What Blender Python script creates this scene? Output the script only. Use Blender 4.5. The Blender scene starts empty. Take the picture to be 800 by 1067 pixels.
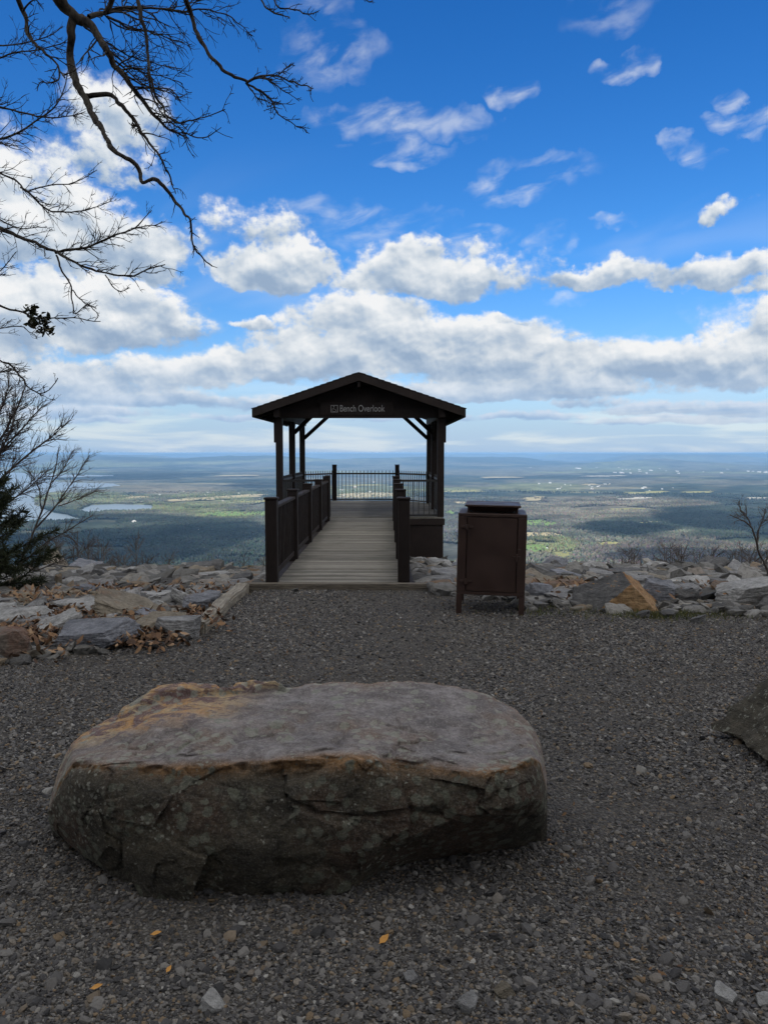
import bpy, bmesh, math, random
import numpy as np
from mathutils import Vector, Matrix, Euler

R = math.radians
random.seed(7)
rng = np.random.default_rng(11)
sc = bpy.context.scene
COL = sc.collection

# ------------------------------------------------------------------ camera model (photo is 800 x 1067)
FPX, CX, CY = 790.0, 400.0, 533.5
PITCH, YAW, EYE = R(4.45), R(0.22), 1.6
_F = np.array([-math.sin(YAW)*math.cos(PITCH), math.cos(YAW)*math.cos(PITCH), -math.sin(PITCH)])
_R = np.array([math.cos(YAW), math.sin(YAW), 0.0])
_U = np.cross(_R, _F)
def ray(px, py):
    return _F + _R*((px-CX)/FPX) + _U*((CY-py)/FPX)
def at_depth(px, py, y):
    d = ray(px, py); t = y/d[1]
    return np.array([0, 0, EYE]) + d*t
def at_height(px, py, z):
    d = ray(px, py); t = (z-EYE)/d[2]
    return np.array([0, 0, EYE]) + d*t
def azel(px, py):
    d = ray(px, py); d = d/np.linalg.norm(d)
    return math.degrees(math.atan2(d[0], d[1])), math.degrees(math.asin(d[2]))

# ------------------------------------------------------------------ numpy noise
_tab = np.random.default_rng(5).random(65536)
def _h(ix, iy, iz):
    n = (ix*73856093) ^ (iy*19349663) ^ (iz*83492791)
    return _tab[(n ^ (n >> 13)) & 65535]
def vnoise(p):
    p = np.asarray(p, float); i = np.floor(p).astype(np.int64); f = p-i; f = f*f*(3-2*f)
    x, y, z = i[..., 0], i[..., 1], i[..., 2]; fx, fy, fz = f[..., 0], f[..., 1], f[..., 2]
    def L(a, b, t): return a+(b-a)*t
    return L(L(L(_h(x, y, z), _h(x+1, y, z), fx), L(_h(x, y+1, z), _h(x+1, y+1, z), fx), fy),
             L(L(_h(x, y, z+1), _h(x+1, y, z+1), fx), L(_h(x, y+1, z+1), _h(x+1, y+1, z+1), fx), fy), fz)
def fbm(p, octs=4, lac=2.03, gain=.5):
    a, s, t = 1., 0., 0.; p = np.asarray(p, float)
    for k in range(octs):
        s = s + a*vnoise(p+17.3*k); t += a; a *= gain; p = p*lac
    return s/t
def fbm2(x, y, scale, octs=4, off=0.):
    return fbm(np.stack([x/scale+off, y/scale-off, np.full_like(x, off*1.7)], -1), octs)
def sstep(a, b, x):
    t = np.clip((x-a)/(b-a), 0, 1); return t*t*(3-2*t)

# ------------------------------------------------------------------ object helpers
def tag(o, label=None, cat=None, group=None, kind=None):
    if label: o['label'] = label
    if cat: o['category'] = cat
    if group: o['group'] = group
    if kind: o['kind'] = kind
    return o
def empty(name, loc=(0, 0, 0), rot=(0, 0, 0)):
    o = bpy.data.objects.new(name, None); COL.objects.link(o)
    o.location = loc; o.rotation_euler = rot; o.empty_display_size = .2
    return o
def link(name, me, mat=None, parent=None):
    o = bpy.data.objects.new(name, me); COL.objects.link(o)
    if mat: me.materials.append(mat)
    if parent: o.parent = parent
    return o
def np_mesh(name, V, Fc, mat=None, parent=None, smooth=False, sharp=None, attrs=None):
    """V (n,3); Fc (m,k) one polygon size, or list of such arrays"""
    me = bpy.data.meshes.new(name)
    V = np.asarray(V, np.float32)
    Fl = [np.asarray(f, np.int32) for f in (Fc if isinstance(Fc, list) else [Fc]) if len(f)]
    nl = sum(f.size for f in Fl); npoly = sum(len(f) for f in Fl)
    me.vertices.add(len(V)); me.vertices.foreach_set('co', V.ravel())
    me.loops.add(nl); me.loops.foreach_set('vertex_index', np.concatenate([f.ravel() for f in Fl]))
    sizes = np.concatenate([np.full(len(f), f.shape[1], np.int32) for f in Fl])
    me.polygons.add(npoly)
    me.polygons.foreach_set('loop_start', np.concatenate([[0], np.cumsum(sizes)[:-1]]).astype(np.int32))
    me.polygons.foreach_set('use_smooth', np.full(npoly, smooth))
    me.update(calc_edges=True)
    if attrs:
        for k, a in attrs.items():
            a = np.asarray(a, np.float32)
            if a.ndim == 1:
                me.attributes.new(k, 'FLOAT', 'POINT').data.foreach_set('value', a)
            else:
                c = np.ones((len(a), 4), np.float32); c[:, :3] = a
                me.attributes.new(k, 'FLOAT_COLOR', 'POINT').data.foreach_set('color', c.ravel())
    if sharp: me.set_sharp_from_angle(angle=R(sharp))
    return link(name, me, mat, parent)

class MB:
    """collects boxes / bars / polygons and links them as one bevelled mesh"""
    def __init__(s): s.bm = bmesh.new()
    def hexa(s, c):
        v = [s.bm.verts.new(p) for p in c]
        for f in ((3, 2, 1, 0), (4, 5, 6, 7), (0, 1, 5, 4), (1, 2, 6, 5), (2, 3, 7, 6), (3, 0, 4, 7)):
            s.bm.faces.new([v[i] for i in f])
        return s
    def box(s, x0, x1, y0, y1, z0, z1):
        return s.hexa([(x0, y0, z0), (x1, y0, z0), (x1, y1, z0), (x0, y1, z0), (x0, y0, z1), (x1, y0, z1), (x1, y1, z1), (x0, y1, z1)])
    def bar(s, a, b, w, h, up=(0, 0, 1)):
        a, b = Vector(a), Vector(b); d = (b-a).normalized()
        sd = d.cross(Vector(up)).normalized()*(w/2); u = sd.cross(d).normalized()*(h/2)
        return s.hexa([a-sd-u, a+sd-u, b+sd-u, b-sd-u, a-sd+u, a+sd+u, b+sd+u, b-sd+u])
    def prism(s, pts, y0, y1):
        """outline in the xz plane, run along y"""
        f = [s.bm.verts.new((x, y0, z)) for x, z in pts]; b = [s.bm.verts.new((x, y1, z)) for x, z in pts]
        n = len(pts); s.bm.faces.new(f); s.bm.faces.new(b[::-1])
        for i in range(n): s.bm.faces.new([f[i], b[i], b[(i+1) % n], f[(i+1) % n]])
        return s
    def cyl(s, c, r, h, axis='z', n=14):
        m = {'z': Matrix.Identity(4), 'y': Matrix.Rotation(R(90), 4, 'X'), 'x': Matrix.Rotation(R(90), 4, 'Y')}[axis]
        bmesh.ops.create_cone(s.bm, cap_ends=True, segments=n, radius1=r, radius2=r, depth=h, matrix=Matrix.Translation(c) @ m)
        return s
    def build(s, name, mat, parent=None, bevel=.006, seg=1):
        bmesh.ops.recalc_face_normals(s.bm, faces=s.bm.faces)
        if bevel: bmesh.ops.bevel(s.bm, geom=s.bm.edges[:], offset=bevel, segments=seg, affect='EDGES', clamp_overlap=True)
        me = bpy.data.meshes.new(name); s.bm.to_mesh(me); s.bm.free()
        return link(name, me, mat, parent)

# ------------------------------------------------------------------ material helpers
class NT:
    def __init__(s, nt): s.t = nt; s.n = nt.nodes; s.l = nt.links
    def put(s, sock, v):
        if isinstance(v, bpy.types.NodeSocket): s.l.new(v, sock)
        elif v is not None: sock.default_value = v
    def node(s, typ, **kw):
        n = s.n.new(typ)
        for k, v in kw.items(): setattr(n, k, v)
        return n
    def m(s, op, a, b=None, c=None, clamp=False):
        n = s.n.new('ShaderNodeMath'); n.operation = op; n.use_clamp = clamp
        for i, v in enumerate((a, b, c)):
            if v is not None: s.put(n.inputs[i], v)
        return n.outputs[0]
    def v(s, op, a, b=None, c=None):
        n = s.n.new('ShaderNodeVectorMath'); n.operation = op
        for i, q in enumerate((a, b, c)):
            if q is not None: s.put(n.inputs[i], q)
        return n.outputs[0]
    def noise(s, vec, scale, detail=4, rough=.5, dist=0., out=0, dim='3D'):
        n = s.n.new('ShaderNodeTexNoise'); n.noise_dimensions = dim; s.put(n.inputs['Vector'], vec); n.inputs['Scale'].default_value = scale
        n.inputs['Detail'].default_value = detail; n.inputs['Roughness'].default_value = rough; n.inputs['Distortion'].default_value = dist
        return n.outputs[out]
    def voro(s, vec, scale, feature='F1', out='Distance', rnd=1.):
        n = s.n.new('ShaderNodeTexVoronoi'); n.feature = feature; s.put(n.inputs['Vector'], vec)
        n.inputs['Scale'].default_value = scale; n.inputs['Randomness'].default_value = rnd
        return n.outputs[out]
    def ramp(s, fac, stops, interp='LINEAR'):
        n = s.n.new('ShaderNodeValToRGB'); s.put(n.inputs[0], fac); e = n.color_ramp.elements; n.color_ramp.interpolation = interp
        while len(e) < len(stops): e.new(.5)
        for el, (p, c) in zip(e, stops):
            el.position = p; el.color = (*c, 1) if len(c) == 3 else c
        return n.outputs[0]
    def rng(s, v, a, b, c=0., d=1., smooth=True):
        n = s.n.new('ShaderNodeMapRange'); n.interpolation_type = 'SMOOTHSTEP' if smooth else 'LINEAR'
        s.put(n.inputs[0], v)
        for i, q in enumerate((a, b, c, d)): s.put(n.inputs[1+i], q)
        return n.outputs[0]
    def mix(s, f, a, b, blend='MIX'):
        n = s.n.new('ShaderNodeMix'); n.data_type = 'RGBA'; n.blend_type = blend
        def w(i, q):
            if isinstance(q, (tuple, list)): q = (*q, 1) if len(q) == 3 else q
            s.put(n.inputs[i], q)
        w(0, f); w(6, a); w(7, b)
        return n.outputs[2]
    def bump(s, h, dist, strength=1., normal=None):
        n = s.n.new('ShaderNodeBump'); s.put(n.inputs['Height'], h); n.inputs['Distance'].default_value = dist; n.inputs['Strength'].default_value = strength
        if normal is not None: s.put(n.inputs['Normal'], normal)
        return n.outputs[0]
    def coord(s, k='Object'): return s.n.new('ShaderNodeTexCoord').outputs[k]
    def pos(s): return s.n.new('ShaderNodeNewGeometry').outputs['Position']
    def geo(s, k): return s.n.new('ShaderNodeNewGeometry').outputs[k]
    def attr(s, name, out='Fac'):
        n = s.n.new('ShaderNodeAttribute'); n.attribute_name = name; return n.outputs[out]
    def scale(s, v, xyz): return s.v('MULTIPLY', v, xyz)

def mat(name, fn, rough=.85, spec=.3):
    m = bpy.data.materials.new(name); m.use_nodes = True
    t = NT(m.node_tree); b = t.n['Principled BSDF']
    b.inputs['Roughness'].default_value = rough; b.inputs['Specular IOR Level'].default_value = spec
    r = fn(t)
    if not isinstance(r, tuple): r = (r,)
    t.put(b.inputs['Base Color'], r[0])
    if len(r) > 1 and r[1] is not None: t.put(b.inputs['Normal'], r[1])
    if len(r) > 2: t.put(b.inputs['Roughness'], r[2])
    return m

def painted_wood(col, var=.5):
    def fn(t):
        p = t.coord(); g = t.noise(t.scale(p, (6, 6, 1.2)), 6, 6, .6); w = t.noise(p, 3, 5, .6)
        isl = t.geo('Random Per Island')
        c = t.mix(t.rng(w, .35, .75), tuple(q*(1-.35*var) for q in col), tuple(q*(1+.8*var) for q in col))
        c = t.mix(t.m('MULTIPLY', isl, .45), c, tuple(q*1.9 for q in col))
        c = t.mix(t.rng(g, .62, .8, 0, .35), c, (.09, .07, .055))
        return c, t.bump(g, .004, .6), t.rng(g, .3, .7, .5, .8)
    return fn
M = {}
M['brown'] = mat('dark_brown_paint', painted_wood((.012, .0088, .0082)), spec=.15)
M['brown2'] = mat('weathered_brown_paint', painted_wood((.017, .0125, .0115)), spec=.15)
M['black'] = mat('black_metal', lambda t: (t.mix(t.noise(t.coord(), 5, 4), (.010, .010, .011), (.025, .023, .022)), None), rough=.45, spec=.4)
def _shingle(t):
    p = t.coord(); n = t.noise(p, 60, 3); w = t.noise(p, 1.2, 4)
    c = t.mix(n, (.02, .016, .014), (.055, .045, .04)); c = t.mix(t.rng(w, .4, .7, 0, .4), c, (.05, .05, .04))
    return c, t.bump(n, .004)
M['shingle'] = mat('roof_shingle', _shingle, .9)
def _deck(t):
    p = t.coord(); isl = t.geo('Random Per Island')
    off = t.v('ADD', p, t.v('SCALE', (1, 1, 1), None)); 
    comb = t.node('ShaderNodeCombineXYZ'); t.put(comb.inputs[0], t.m('MULTIPLY', isl, 37.)); t.put(comb.inputs[1], t.m('MULTIPLY', isl, 11.))
    q = t.v('ADD', p, comb.outputs[0])
    g = t.noise(t.scale(q, (1.6, 26, 26)), 4, 8, .65, .4); w = t.noise(p, 1.4, 5, .65); kn = t.voro(t.scale(q, (1.2, 5, 1)), 1.6)
    c = t.ramp(isl, [(0, (.105, .097, .082)), (.35, (.16, .148, .125)), (.7, (.20, .186, .158)), (1, (.27, .25, .215))])
    c = t.mix(t.rng(g, .42, .72, 0, .75), c, (.075, .066, .055))
    c = t.mix(t.rng(w, .5, .72, 0, .55), c, (.085, .085, .065))
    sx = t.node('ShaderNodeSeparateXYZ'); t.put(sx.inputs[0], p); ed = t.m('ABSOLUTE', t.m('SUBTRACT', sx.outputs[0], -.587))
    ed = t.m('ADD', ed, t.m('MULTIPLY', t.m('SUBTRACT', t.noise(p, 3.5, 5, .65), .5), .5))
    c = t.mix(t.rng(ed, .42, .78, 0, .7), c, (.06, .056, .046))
    c = t.mix(t.rng(t.noise(t.scale(q, (.6, 3, 3)), 2.2, 4, .6), .52, .68, 0, .45), c, (.27, .25, .22))
    c = t.mix(t.rng(kn, .0, .07, .8, 0), c, (.03, .024, .02))
    return c, t.bump(g, .006, .7)
M['deck'] = mat('weathered_deck', _deck, .8)
def _timber(t):
    p = t.coord(); g = t.noise(t.scale(p, (22, 1.6, 22)), 3, 8, .65, .6); w = t.noise(p, 5, 4)
    c = t.mix(t.rng(g, .3, .7), (.30, .275, .235), (.10, .088, .072)); c = t.mix(t.rng(w, .5, .75, 0, .5), c, (.16, .13, .09))
    return c, t.bump(g, .012, .9)
M['timber'] = mat('grey_timber', _timber, .9)
def _timber_x(t):
    p = t.coord(); g = t.noise(t.scale(p, (1.6, 22, 22)), 3, 8, .65, .6)
    c = t.mix(t.rng(g, .3, .7), (.17, .145, .115), (.05, .043, .036))
    return c, t.bump(g, .01, .9)
M['timberx'] = mat('dark_timber', _timber_x, .9)
M['white'] = mat('sign_white', lambda t: (t.mix(t.noise(t.coord(), 9, 3), (.22, .22, .22), (.32, .32, .32)),), .6)
def _bin(t):
    p = t.coord(); w = t.noise(p, 4, 5, .6); s = t.noise(t.scale(p, (9, 9, 1.2)), 3, 5, .6)
    c = t.mix(t.rng(w, .35, .7), (.024, .0105, .0075), (.034, .0160, .0115)); c = t.mix(t.rng(s, .58, .78, 0, .4), c, (.04, .03, .024))
    return c, t.bump(w, .002, .4), t.rng(w, .3, .7, .42, .6)
M['bin'] = mat('brown_bin_paint', _bin, .5, .4)

# ---------------- rock
def rock_mat(name, a, b, rust=.3, lich=.5, dark=.4, rustcol=(.20, .09, .042), scale=1.):
    def fn(t):
        p = t.coord(); oi = t.node('ShaderNodeObjectInfo').outputs['Random']
        comb = t.node('ShaderNodeCombineXYZ'); t.put(comb.inputs[0], t.m('MULTIPLY', oi, 53.)); t.put(comb.inputs[2], t.m('MULTIPLY', oi, 19.))
        q = t.v('ADD', t.scale(p, (scale,)*3), comb.outputs[0])
        n1 = t.noise(q, 2.2, 6, .6); n2 = t.noise(q, 5, 8, .68, .3); n3 = t.noise(t.v('ADD', q, (7.1, 3.3, 9.2)), 3.1, 7, .65)
        st = t.noise(t.scale(q, (1.2, 1.2, 9)), 3, 5, .6, .5)
        c = t.mix(t.rng(n2, .32, .68), a, b)
        c = t.mix(t.rng(st, .5, .7, 0, .45), c, tuple(x*.6 for x in a))
        c = t.mix(t.m('MULTIPLY', t.rng(n1, .62-.25*rust, .80-.25*rust), .85), c, rustcol)
        c = t.mix(t.rng(n3, .58, .75, 0, dark), c, (.035, .034, .028))
        lv = t.m('ADD', t.voro(t.v('ADD', q, t.v('SCALE', t.noise(q, 9, 3, .6, 0, 1), None)), 8.), t.m('MULTIPLY', n3, .55))
        c = t.mix(t.rng(lv, .30+.16*lich, .36+.16*lich, .75*lich, 0), c, (.24, .25, .215))
        h = t.m('ADD', t.m('MULTIPLY', n2, .7), t.m('MULTIPLY', st, .5))
        fine = t.noise(q, 26, 6, .75); h = t.m('ADD', h, t.m('MULTIPLY', fine, .35))
        c = t.mix(t.rng(fine, .38, .64, 0, .6), c, t.mix(.6, c, (.02, .019, .017)))
        return c, t.bump(h, .06/scale, 1.)
    return mat(name, fn, .88, .25)
M['rk_grey'] = rock_mat('grey_rock', (0.143, 0.143, 0.150), (0.277, 0.277, 0.282), .12, .7, .75)
M['rk_pale'] = rock_mat('pale_rock', (0.226, 0.226, 0.227), (0.390, 0.387, 0.384), .15, .65, .7)
M['rk_tan'] = rock_mat('tan_rock', (0.156, 0.135, 0.106), (0.256, 0.222, 0.175), .3, .5, .7)
M['rk_rust'] = rock_mat('rusty_rock', (.11, .085, .07), (.18, .135, .10), .7, .3, .6, (.19, .085, .038))
M['rk_dark'] = rock_mat('dark_rock', (0.074, 0.075, 0.079), (0.157, 0.154, 0.156), .15, .4, .6)
M['rk_slate'] = rock_mat('blue_grey_rock', (0.127, 0.135, 0.160), (0.233, 0.241, 0.273), .1, .6, .6)
M['rk_black'] = rock_mat('dark_mossy_rock', (.040, .036, .029), (.105, .094, .074), .05, .95, .5)
M['rk_redgrey'] = rock_mat('red_grey_rock', (.13, .105, .09), (.20, .17, .145), .5, .5, .6, (.15, .07, .045))
M['rk_orange'] = rock_mat('orange_rock', (.26, .145, .062), (.36, .24, .13), .7, .0, .75, (.22, .085, .03))

def _boulder(t):
    p = t.coord()
    n1 = t.noise(p, 2.3, 6, .6); n2 = t.noise(p, 7, 9, .72, .4); n3 = t.noise(t.v('ADD', p, (3.7, 8.1, 2.2)), 4.0, 8, .66)
    st = t.noise(t.scale(p, (2.2, 4, 7)), 2.5, 7, .68, 1.2); fine = t.noise(p, 48, 6, .75)
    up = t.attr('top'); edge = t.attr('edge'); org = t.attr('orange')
    # weathered top: grey-violet sandstone; vertical faces: algae crust, darkened with their shade in the colour; broken edges: fresh orange stone
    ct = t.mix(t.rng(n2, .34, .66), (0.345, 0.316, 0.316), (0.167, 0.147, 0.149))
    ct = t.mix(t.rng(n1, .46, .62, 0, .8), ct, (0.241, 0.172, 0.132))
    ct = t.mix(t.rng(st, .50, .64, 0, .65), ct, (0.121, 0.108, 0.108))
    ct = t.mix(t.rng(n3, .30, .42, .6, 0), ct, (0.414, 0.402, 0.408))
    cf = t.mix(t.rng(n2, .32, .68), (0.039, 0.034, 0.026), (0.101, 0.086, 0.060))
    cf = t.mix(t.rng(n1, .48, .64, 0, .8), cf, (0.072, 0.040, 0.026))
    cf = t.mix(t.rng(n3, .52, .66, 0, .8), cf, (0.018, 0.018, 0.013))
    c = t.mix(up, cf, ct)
    e = t.m('MULTIPLY', edge, t.rng(n3, .28, .50), clamp=True)
    c = t.mix(t.m('MULTIPLY', e, .85), c, t.mix(t.rng(n2, .35, .65), (.36, .19, .07), (.20, .11, .05)))
    oc = t.mix(t.rng(n3, .38, .58), (.60, .33, .125), (.54, .41, .25)); oc = t.mix(t.rng(st, .45, .58), oc, (.19, .12, .12)); oc = t.mix(t.rng(n2, .60, .72, 0, .7), oc, (.24, .11, .06))
    c = t.mix(t.m('MULTIPLY', org, t.rng(n1, .22, .40, .0, 1.6), clamp=True), c, oc)
    q = t.v('ADD', p, t.v('MULTIPLY', t.noise(p, 30, 4, .65, 0, 1), (.030, .030, .030)))
    def discs(sc_, off, r0, clus, lo, hi, amt, col):
        nonlocal c
        d = t.voro(t.v('ADD', q, off), sc_); m_ = t.rng(clus, lo, hi, 0., r0)
        a = t.m('MULTIPLY', t.rng(t.m('SUBTRACT', d, m_), -.05, .03, 1., 0.), t.rng(clus, lo, lo+.02)); a = t.m('MULTIPLY', a, t.rng(fine, .30, .55, .35, 1.))
        c = t.mix(t.m('MULTIPLY', a, amt), c, col)
    discs(10, (0, 0, 0), .34, n3, .44, .58, .95, t.mix(up, (.135, .142, .105), (.30, .305, .26)))  # lichen too is darker on the faces, their shade in its colour
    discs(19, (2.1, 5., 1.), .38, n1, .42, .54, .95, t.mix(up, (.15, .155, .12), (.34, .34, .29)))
    discs(40, (5.5, 2.2, 7.), .30, t.noise(t.v('ADD', p, (9., 1., 4.)), 3., 3, .6), .46, .62, .9, (.34, .34, .29))
    grain = t.noise(p, 115, 4, .75)
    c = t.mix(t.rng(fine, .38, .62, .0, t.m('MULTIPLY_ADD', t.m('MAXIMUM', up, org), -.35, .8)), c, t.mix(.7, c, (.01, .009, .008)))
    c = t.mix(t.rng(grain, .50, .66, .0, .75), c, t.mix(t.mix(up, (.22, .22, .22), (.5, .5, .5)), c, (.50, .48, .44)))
    h = t.m('ADD', n2, t.m('MULTIPLY', st, .5)); h = t.m('ADD', h, t.m('MULTIPLY', fine, .40))
    return c, t.bump(h, .045, 1.)
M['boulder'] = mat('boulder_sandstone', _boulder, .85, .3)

# ---------------- ground
def _ground(t):
    p = t.pos(); g = t.attr('gravel')
    v1 = t.voro(p, 62, 'F1'); vc = t.voro(p, 62, 'F1', 'Color'); v2c = t.voro(p, 130, 'F1', 'Color'); v2 = t.voro(p, 130)
    s1 = t.node('ShaderNodeSeparateColor'); t.put(s1.inputs[0], vc); s2 = t.node('ShaderNodeSeparateColor'); t.put(s2.inputs[0], v2c)
    c = t.ramp(s1.outputs[0], [(0, (.04, .038, .037)), (.45, (.085, .08, .076)), (.8, (.14, .132, .125)), (.93, (.16, .125, .09)), (1, (.25, .24, .22))])
    c2 = t.ramp(s2.outputs[0], [(0, (.035, .034, .034)), (.6, (.085, .078, .072)), (1, (.17, .15, .13))])
    c = t.mix(t.rng(t.noise(p, 9, 4), .4, .6), c, c2)
    big = t.noise(p, .7, 5, .6); med = t.noise(p, 2.6, 5, .62)
    dirt = t.mix(t.noise(p, 60, 6, .75), (.045, .039, .033), (.115, .102, .090))
    c = t.mix(t.rng(t.m('ADD', t.m('MULTIPLY', big, .6), t.m('MULTIPLY', med, .4)), .47, .62, .1, .8), c, dirt)
    soil = t.mix(t.noise(p, 14, 6, .7), (.03, .022, .015), (.11, .075, .045)); moss = t.mix(t.noise(p, 30, 4), (.05, .06, .02), (.12, .11, .05))
    soil = t.mix(t.rng(t.noise(p, 1.1, 3), .5, .6), soil, moss)
    c = t.mix(g, soil, c)
    h = t.m('SUBTRACT', t.m('MULTIPLY', s1.outputs[1], .8), t.m('MULTIPLY', v1, 1.2)); h = t.m('ADD', h, t.m('MULTIPLY', s2.outputs[1], .35))
    return c, t.bump(h, .02, 1.)
M['ground'] = mat('gravel_and_soil', _ground, .9, .25)
def _stones(t):
    i = t.geo('Random Per Island'); p = t.pos()
    c = t.ramp(i, [(0, (.022, .022, .024)), (.30, (.060, .058, .061)), (.62, (.112, .106, .102)), (.84, (.170, .162, .155)), (.89, (.12, .092, .064)), (.94, (.17, .12, .072)), (.98, (.20, .195, .185)), (1, (.31, .30, .285))])
    n = t.noise(p, 160, 3, .6)
    return t.mix(t.rng(n, .35, .7, 0, .45), c, t.mix(.5, c, (.03, .028, .026))), t.bump(n, .002, .6)
M['stones'] = mat('gravel_stone', _stones, .8, .35)
def _rubble(t):
    i = t.geo('Random Per Island'); p = t.pos()
    c = t.ramp(i, [(0, (.045, .045, .047)), (.3, (.10, .098, .097)), (.6, (.17, .166, .16)), (.84, (.225, .218, .208)), (.89, (.15, .095, .06)), (.94, (.18, .15, .11)), (1, (.28, .275, .26))])
    n = t.noise(p, 14, 7, .7)
    return t.mix(t.rng(n, .42, .66, 0, .7), c, (.07, .066, .058)), t.bump(n, .03, .8)
M['rubble'] = mat('rubble_rock', _rubble, .9, .25)
M['leaf_dead'] = mat('dead_leaf', lambda t: (t.ramp(t.geo('Random Per Island'), [(0, (.05, .028, .018)), (.5, (.12, .065, .036)), (.8, (.20, .115, .06)), (1, (.31, .21, .13))]),), .8)
M['leaf_orange'] = mat('orange_leaf', lambda t: (t.mix(t.noise(t.coord(), 60, 4), (.36, .16, .035), (.50, .27, .07)),), .7)
M['grass'] = mat('short_grass', lambda t: (t.ramp(t.geo('Random Per Island'), [(0, (.03, .045, .012)), (.6, (.07, .08, .025)), (1, (.16, .14, .06))]),), .8)
def _bark(t):
    p = t.pos(); n = t.noise(t.scale(p, (1, 1, .35)), 45, 6, .7); w = t.noise(p, 6, 4)
    c = t.mix(t.rng(n, .35, .65), (.012, .010, .009), (.05, .042, .036)); c = t.mix(t.rng(w, .52, .7, 0, .5), c, (.075, .07, .055))
    return c, t.bump(n, .01, .9)
M['bark'] = mat('dark_bark', _bark, .9, .2)
M['bark_grey'] = mat('grey_twig', lambda t: (t.mix(t.noise(t.pos(), 6, 4), (.045, .038, .037), (.105, .09, .084)),), .9, .2)
M['needle'] = mat('evergreen_needle', lambda t: (t.mix(t.noise(t.pos(), 2.4, 4), (.009, .013, .006), (.030, .038, .015)),), .7, .25)
M['leaf_green'] = mat('leathery_leaf', lambda t: (t.ramp(t.geo('Random Per Island'), [(0, (.012, .018, .009)), (.6, (.04, .045, .02)), (1, (.10, .08, .045))]),), .6)
# ---------------- valley
def _valley(t):
    p = t.pos(); c = t.attr('cover', 'Color')
    n1 = t.noise(p, .022, 6, .7); n2 = t.noise(p, .0035, 5, .65); n3 = t.noise(t.scale(p, (.6, 1.6, 1)), .0011, 6, .68)
    c = t.mix(t.rng(n1, .38, .62, 0, .75), c, t.mix(.62, c, (.012, .014, .014)))
    c = t.mix(t.rng(n2, .50, .68, 0, .6), c, t.mix(.55, c, (.17, .14, .09)))
    c = t.mix(t.rng(n3, .58, .66, 0, .55), c, (.24, .22, .13))
    return c
M['valley'] = mat('valley_land', _valley, 1., 0.)
def _canopy(t):
    return t.mix(t.rng(t.noise(t.pos(), .05, 3), .35, .65, 0, .35), t.attr('tint', 'Color'), (.02, .022, .02))
M['canopy'] = mat('wood_canopy', _canopy, 1., 0.)
M['water'] = mat('lake_water', lambda t: (t.mix(t.noise(t.pos(), .002, 3), (.10, .14, .17), (.16, .20, .23)), t.bump(t.noise(t.scale(t.pos(), (1, 3, 1)), .05, 3), 1.5, .35)), .28, .5)
def field_mat(name, a, b):
    return mat(name, lambda t: (t.mix(t.rng(t.noise(t.scale(t.pos(), (.5, 1.5, 1)), .012, 5, .6), .35, .65), a, b),), 1., 0.)
M['f_green'] = field_mat('green_pasture', (0.111, 0.182, 0.065), (0.169, 0.240, 0.085))
M['f_tan'] = field_mat('dry_grass_field', (0.247, 0.215, 0.130), (0.377, 0.325, 0.208))
M['f_olive'] = field_mat('olive_field', (0.195, 0.195, 0.085), (0.273, 0.260, 0.117))
M['f_pale'] = field_mat('pale_bare_field', (.28, .265, .22), (.40, .38, .33))
M['b_white'] = mat('white_siding', lambda t: (t.mix(t.noise(t.pos(), .2, 3), (.72, .72, .70), (.82, .82, .80)),), .6)
M['b_roof'] = mat('pale_metal_roof', lambda t: (t.mix(t.noise(t.pos(), .2, 3), (.42, .43, .44), (.58, .58, .58)),), .5)
M['b_wall'] = mat('tan_brick_wall', lambda t: (t.mix(t.noise(t.pos(), .3, 3), (.36, .30, .24), (.46, .40, .33)),), .7)
M['b_dark'] = mat('grey_shingle_roof', lambda t: (t.mix(t.noise(t.pos(), .3, 3), (.13, .12, .12), (.2, .19, .18)),), .7)

# ------------------------------------------------------------------ terrain near the camera
def edge_y(x):
    """where the gravel stops and the rock field starts"""
    l = np.interp(x, [-30, -6, -3, -2.3, -1.85, -1.55, .1, .9, 1.5, 2.2, 5, 30], [3., 4.9, 5.55, 6.0, 6.5, 8.95, 8.95, 8.6, 7.75, 7.6, 7.5, 7.0])
    return l
def hill(x, y):
    x = np.asarray(x, float); y = np.asarray(y, float)
    e = edge_y(x)
    d1 = np.clip(y-e, 0, None); lim = 17.6+.9*(fbm2(x, y*0, 4., 3, 2.)-.5)*2
    z = -.112*np.clip(np.minimum(y, lim)-np.maximum(e, 7.4), 0, None) - .02*np.clip(np.minimum(y, 7.4)-e, 0, None)
    z = z - .72*np.clip(y-lim, 0, None)
    z = z + .012*np.clip(-y, 0, 40) - .5*np.clip(-y-60, 0, None)
    z = z + (fbm2(x, y, 1.6, 4)-.5)*.05*sstep(1.2, 2.5, np.hypot(x, y)) + (fbm2(x, y, 9., 3, 3.)-.5)*np.clip(np.hypot(x, y)-30, 0, 60)*.12
    return np.maximum(z, -330)
def hz(x, y): return float(hill(np.array([x]), np.array([y]))[0])
def grid_axis(n, a, lim_lo, lim_hi, mid=0.):
    s_lo, s_hi = math.asinh((mid-lim_lo)/a), math.asinh((lim_hi-mid)/a)
    u = np.linspace(-s_lo, s_hi, n); return mid+a*np.sinh(u)
gx = grid_axis(300, 2.6, -1500, 1500); gy = grid_axis(300, 3.4, -500, 470, 6.)
X, Y = np.meshgrid(gx, gy); Z = hill(X, Y)
nx, ny = len(gx), len(gy); idx = np.arange(nx*ny).reshape(ny, nx)
Fq = np.stack([idx[:-1, :-1], idx[:-1, 1:], idx[1:, 1:], idx[1:, :-1]], -1).reshape(-1, 4)
gm = sstep(.25, -.15, Y-edge_y(X)+(fbm2(X, Y, .5, 4, 8.)-.5)*.7)
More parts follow.
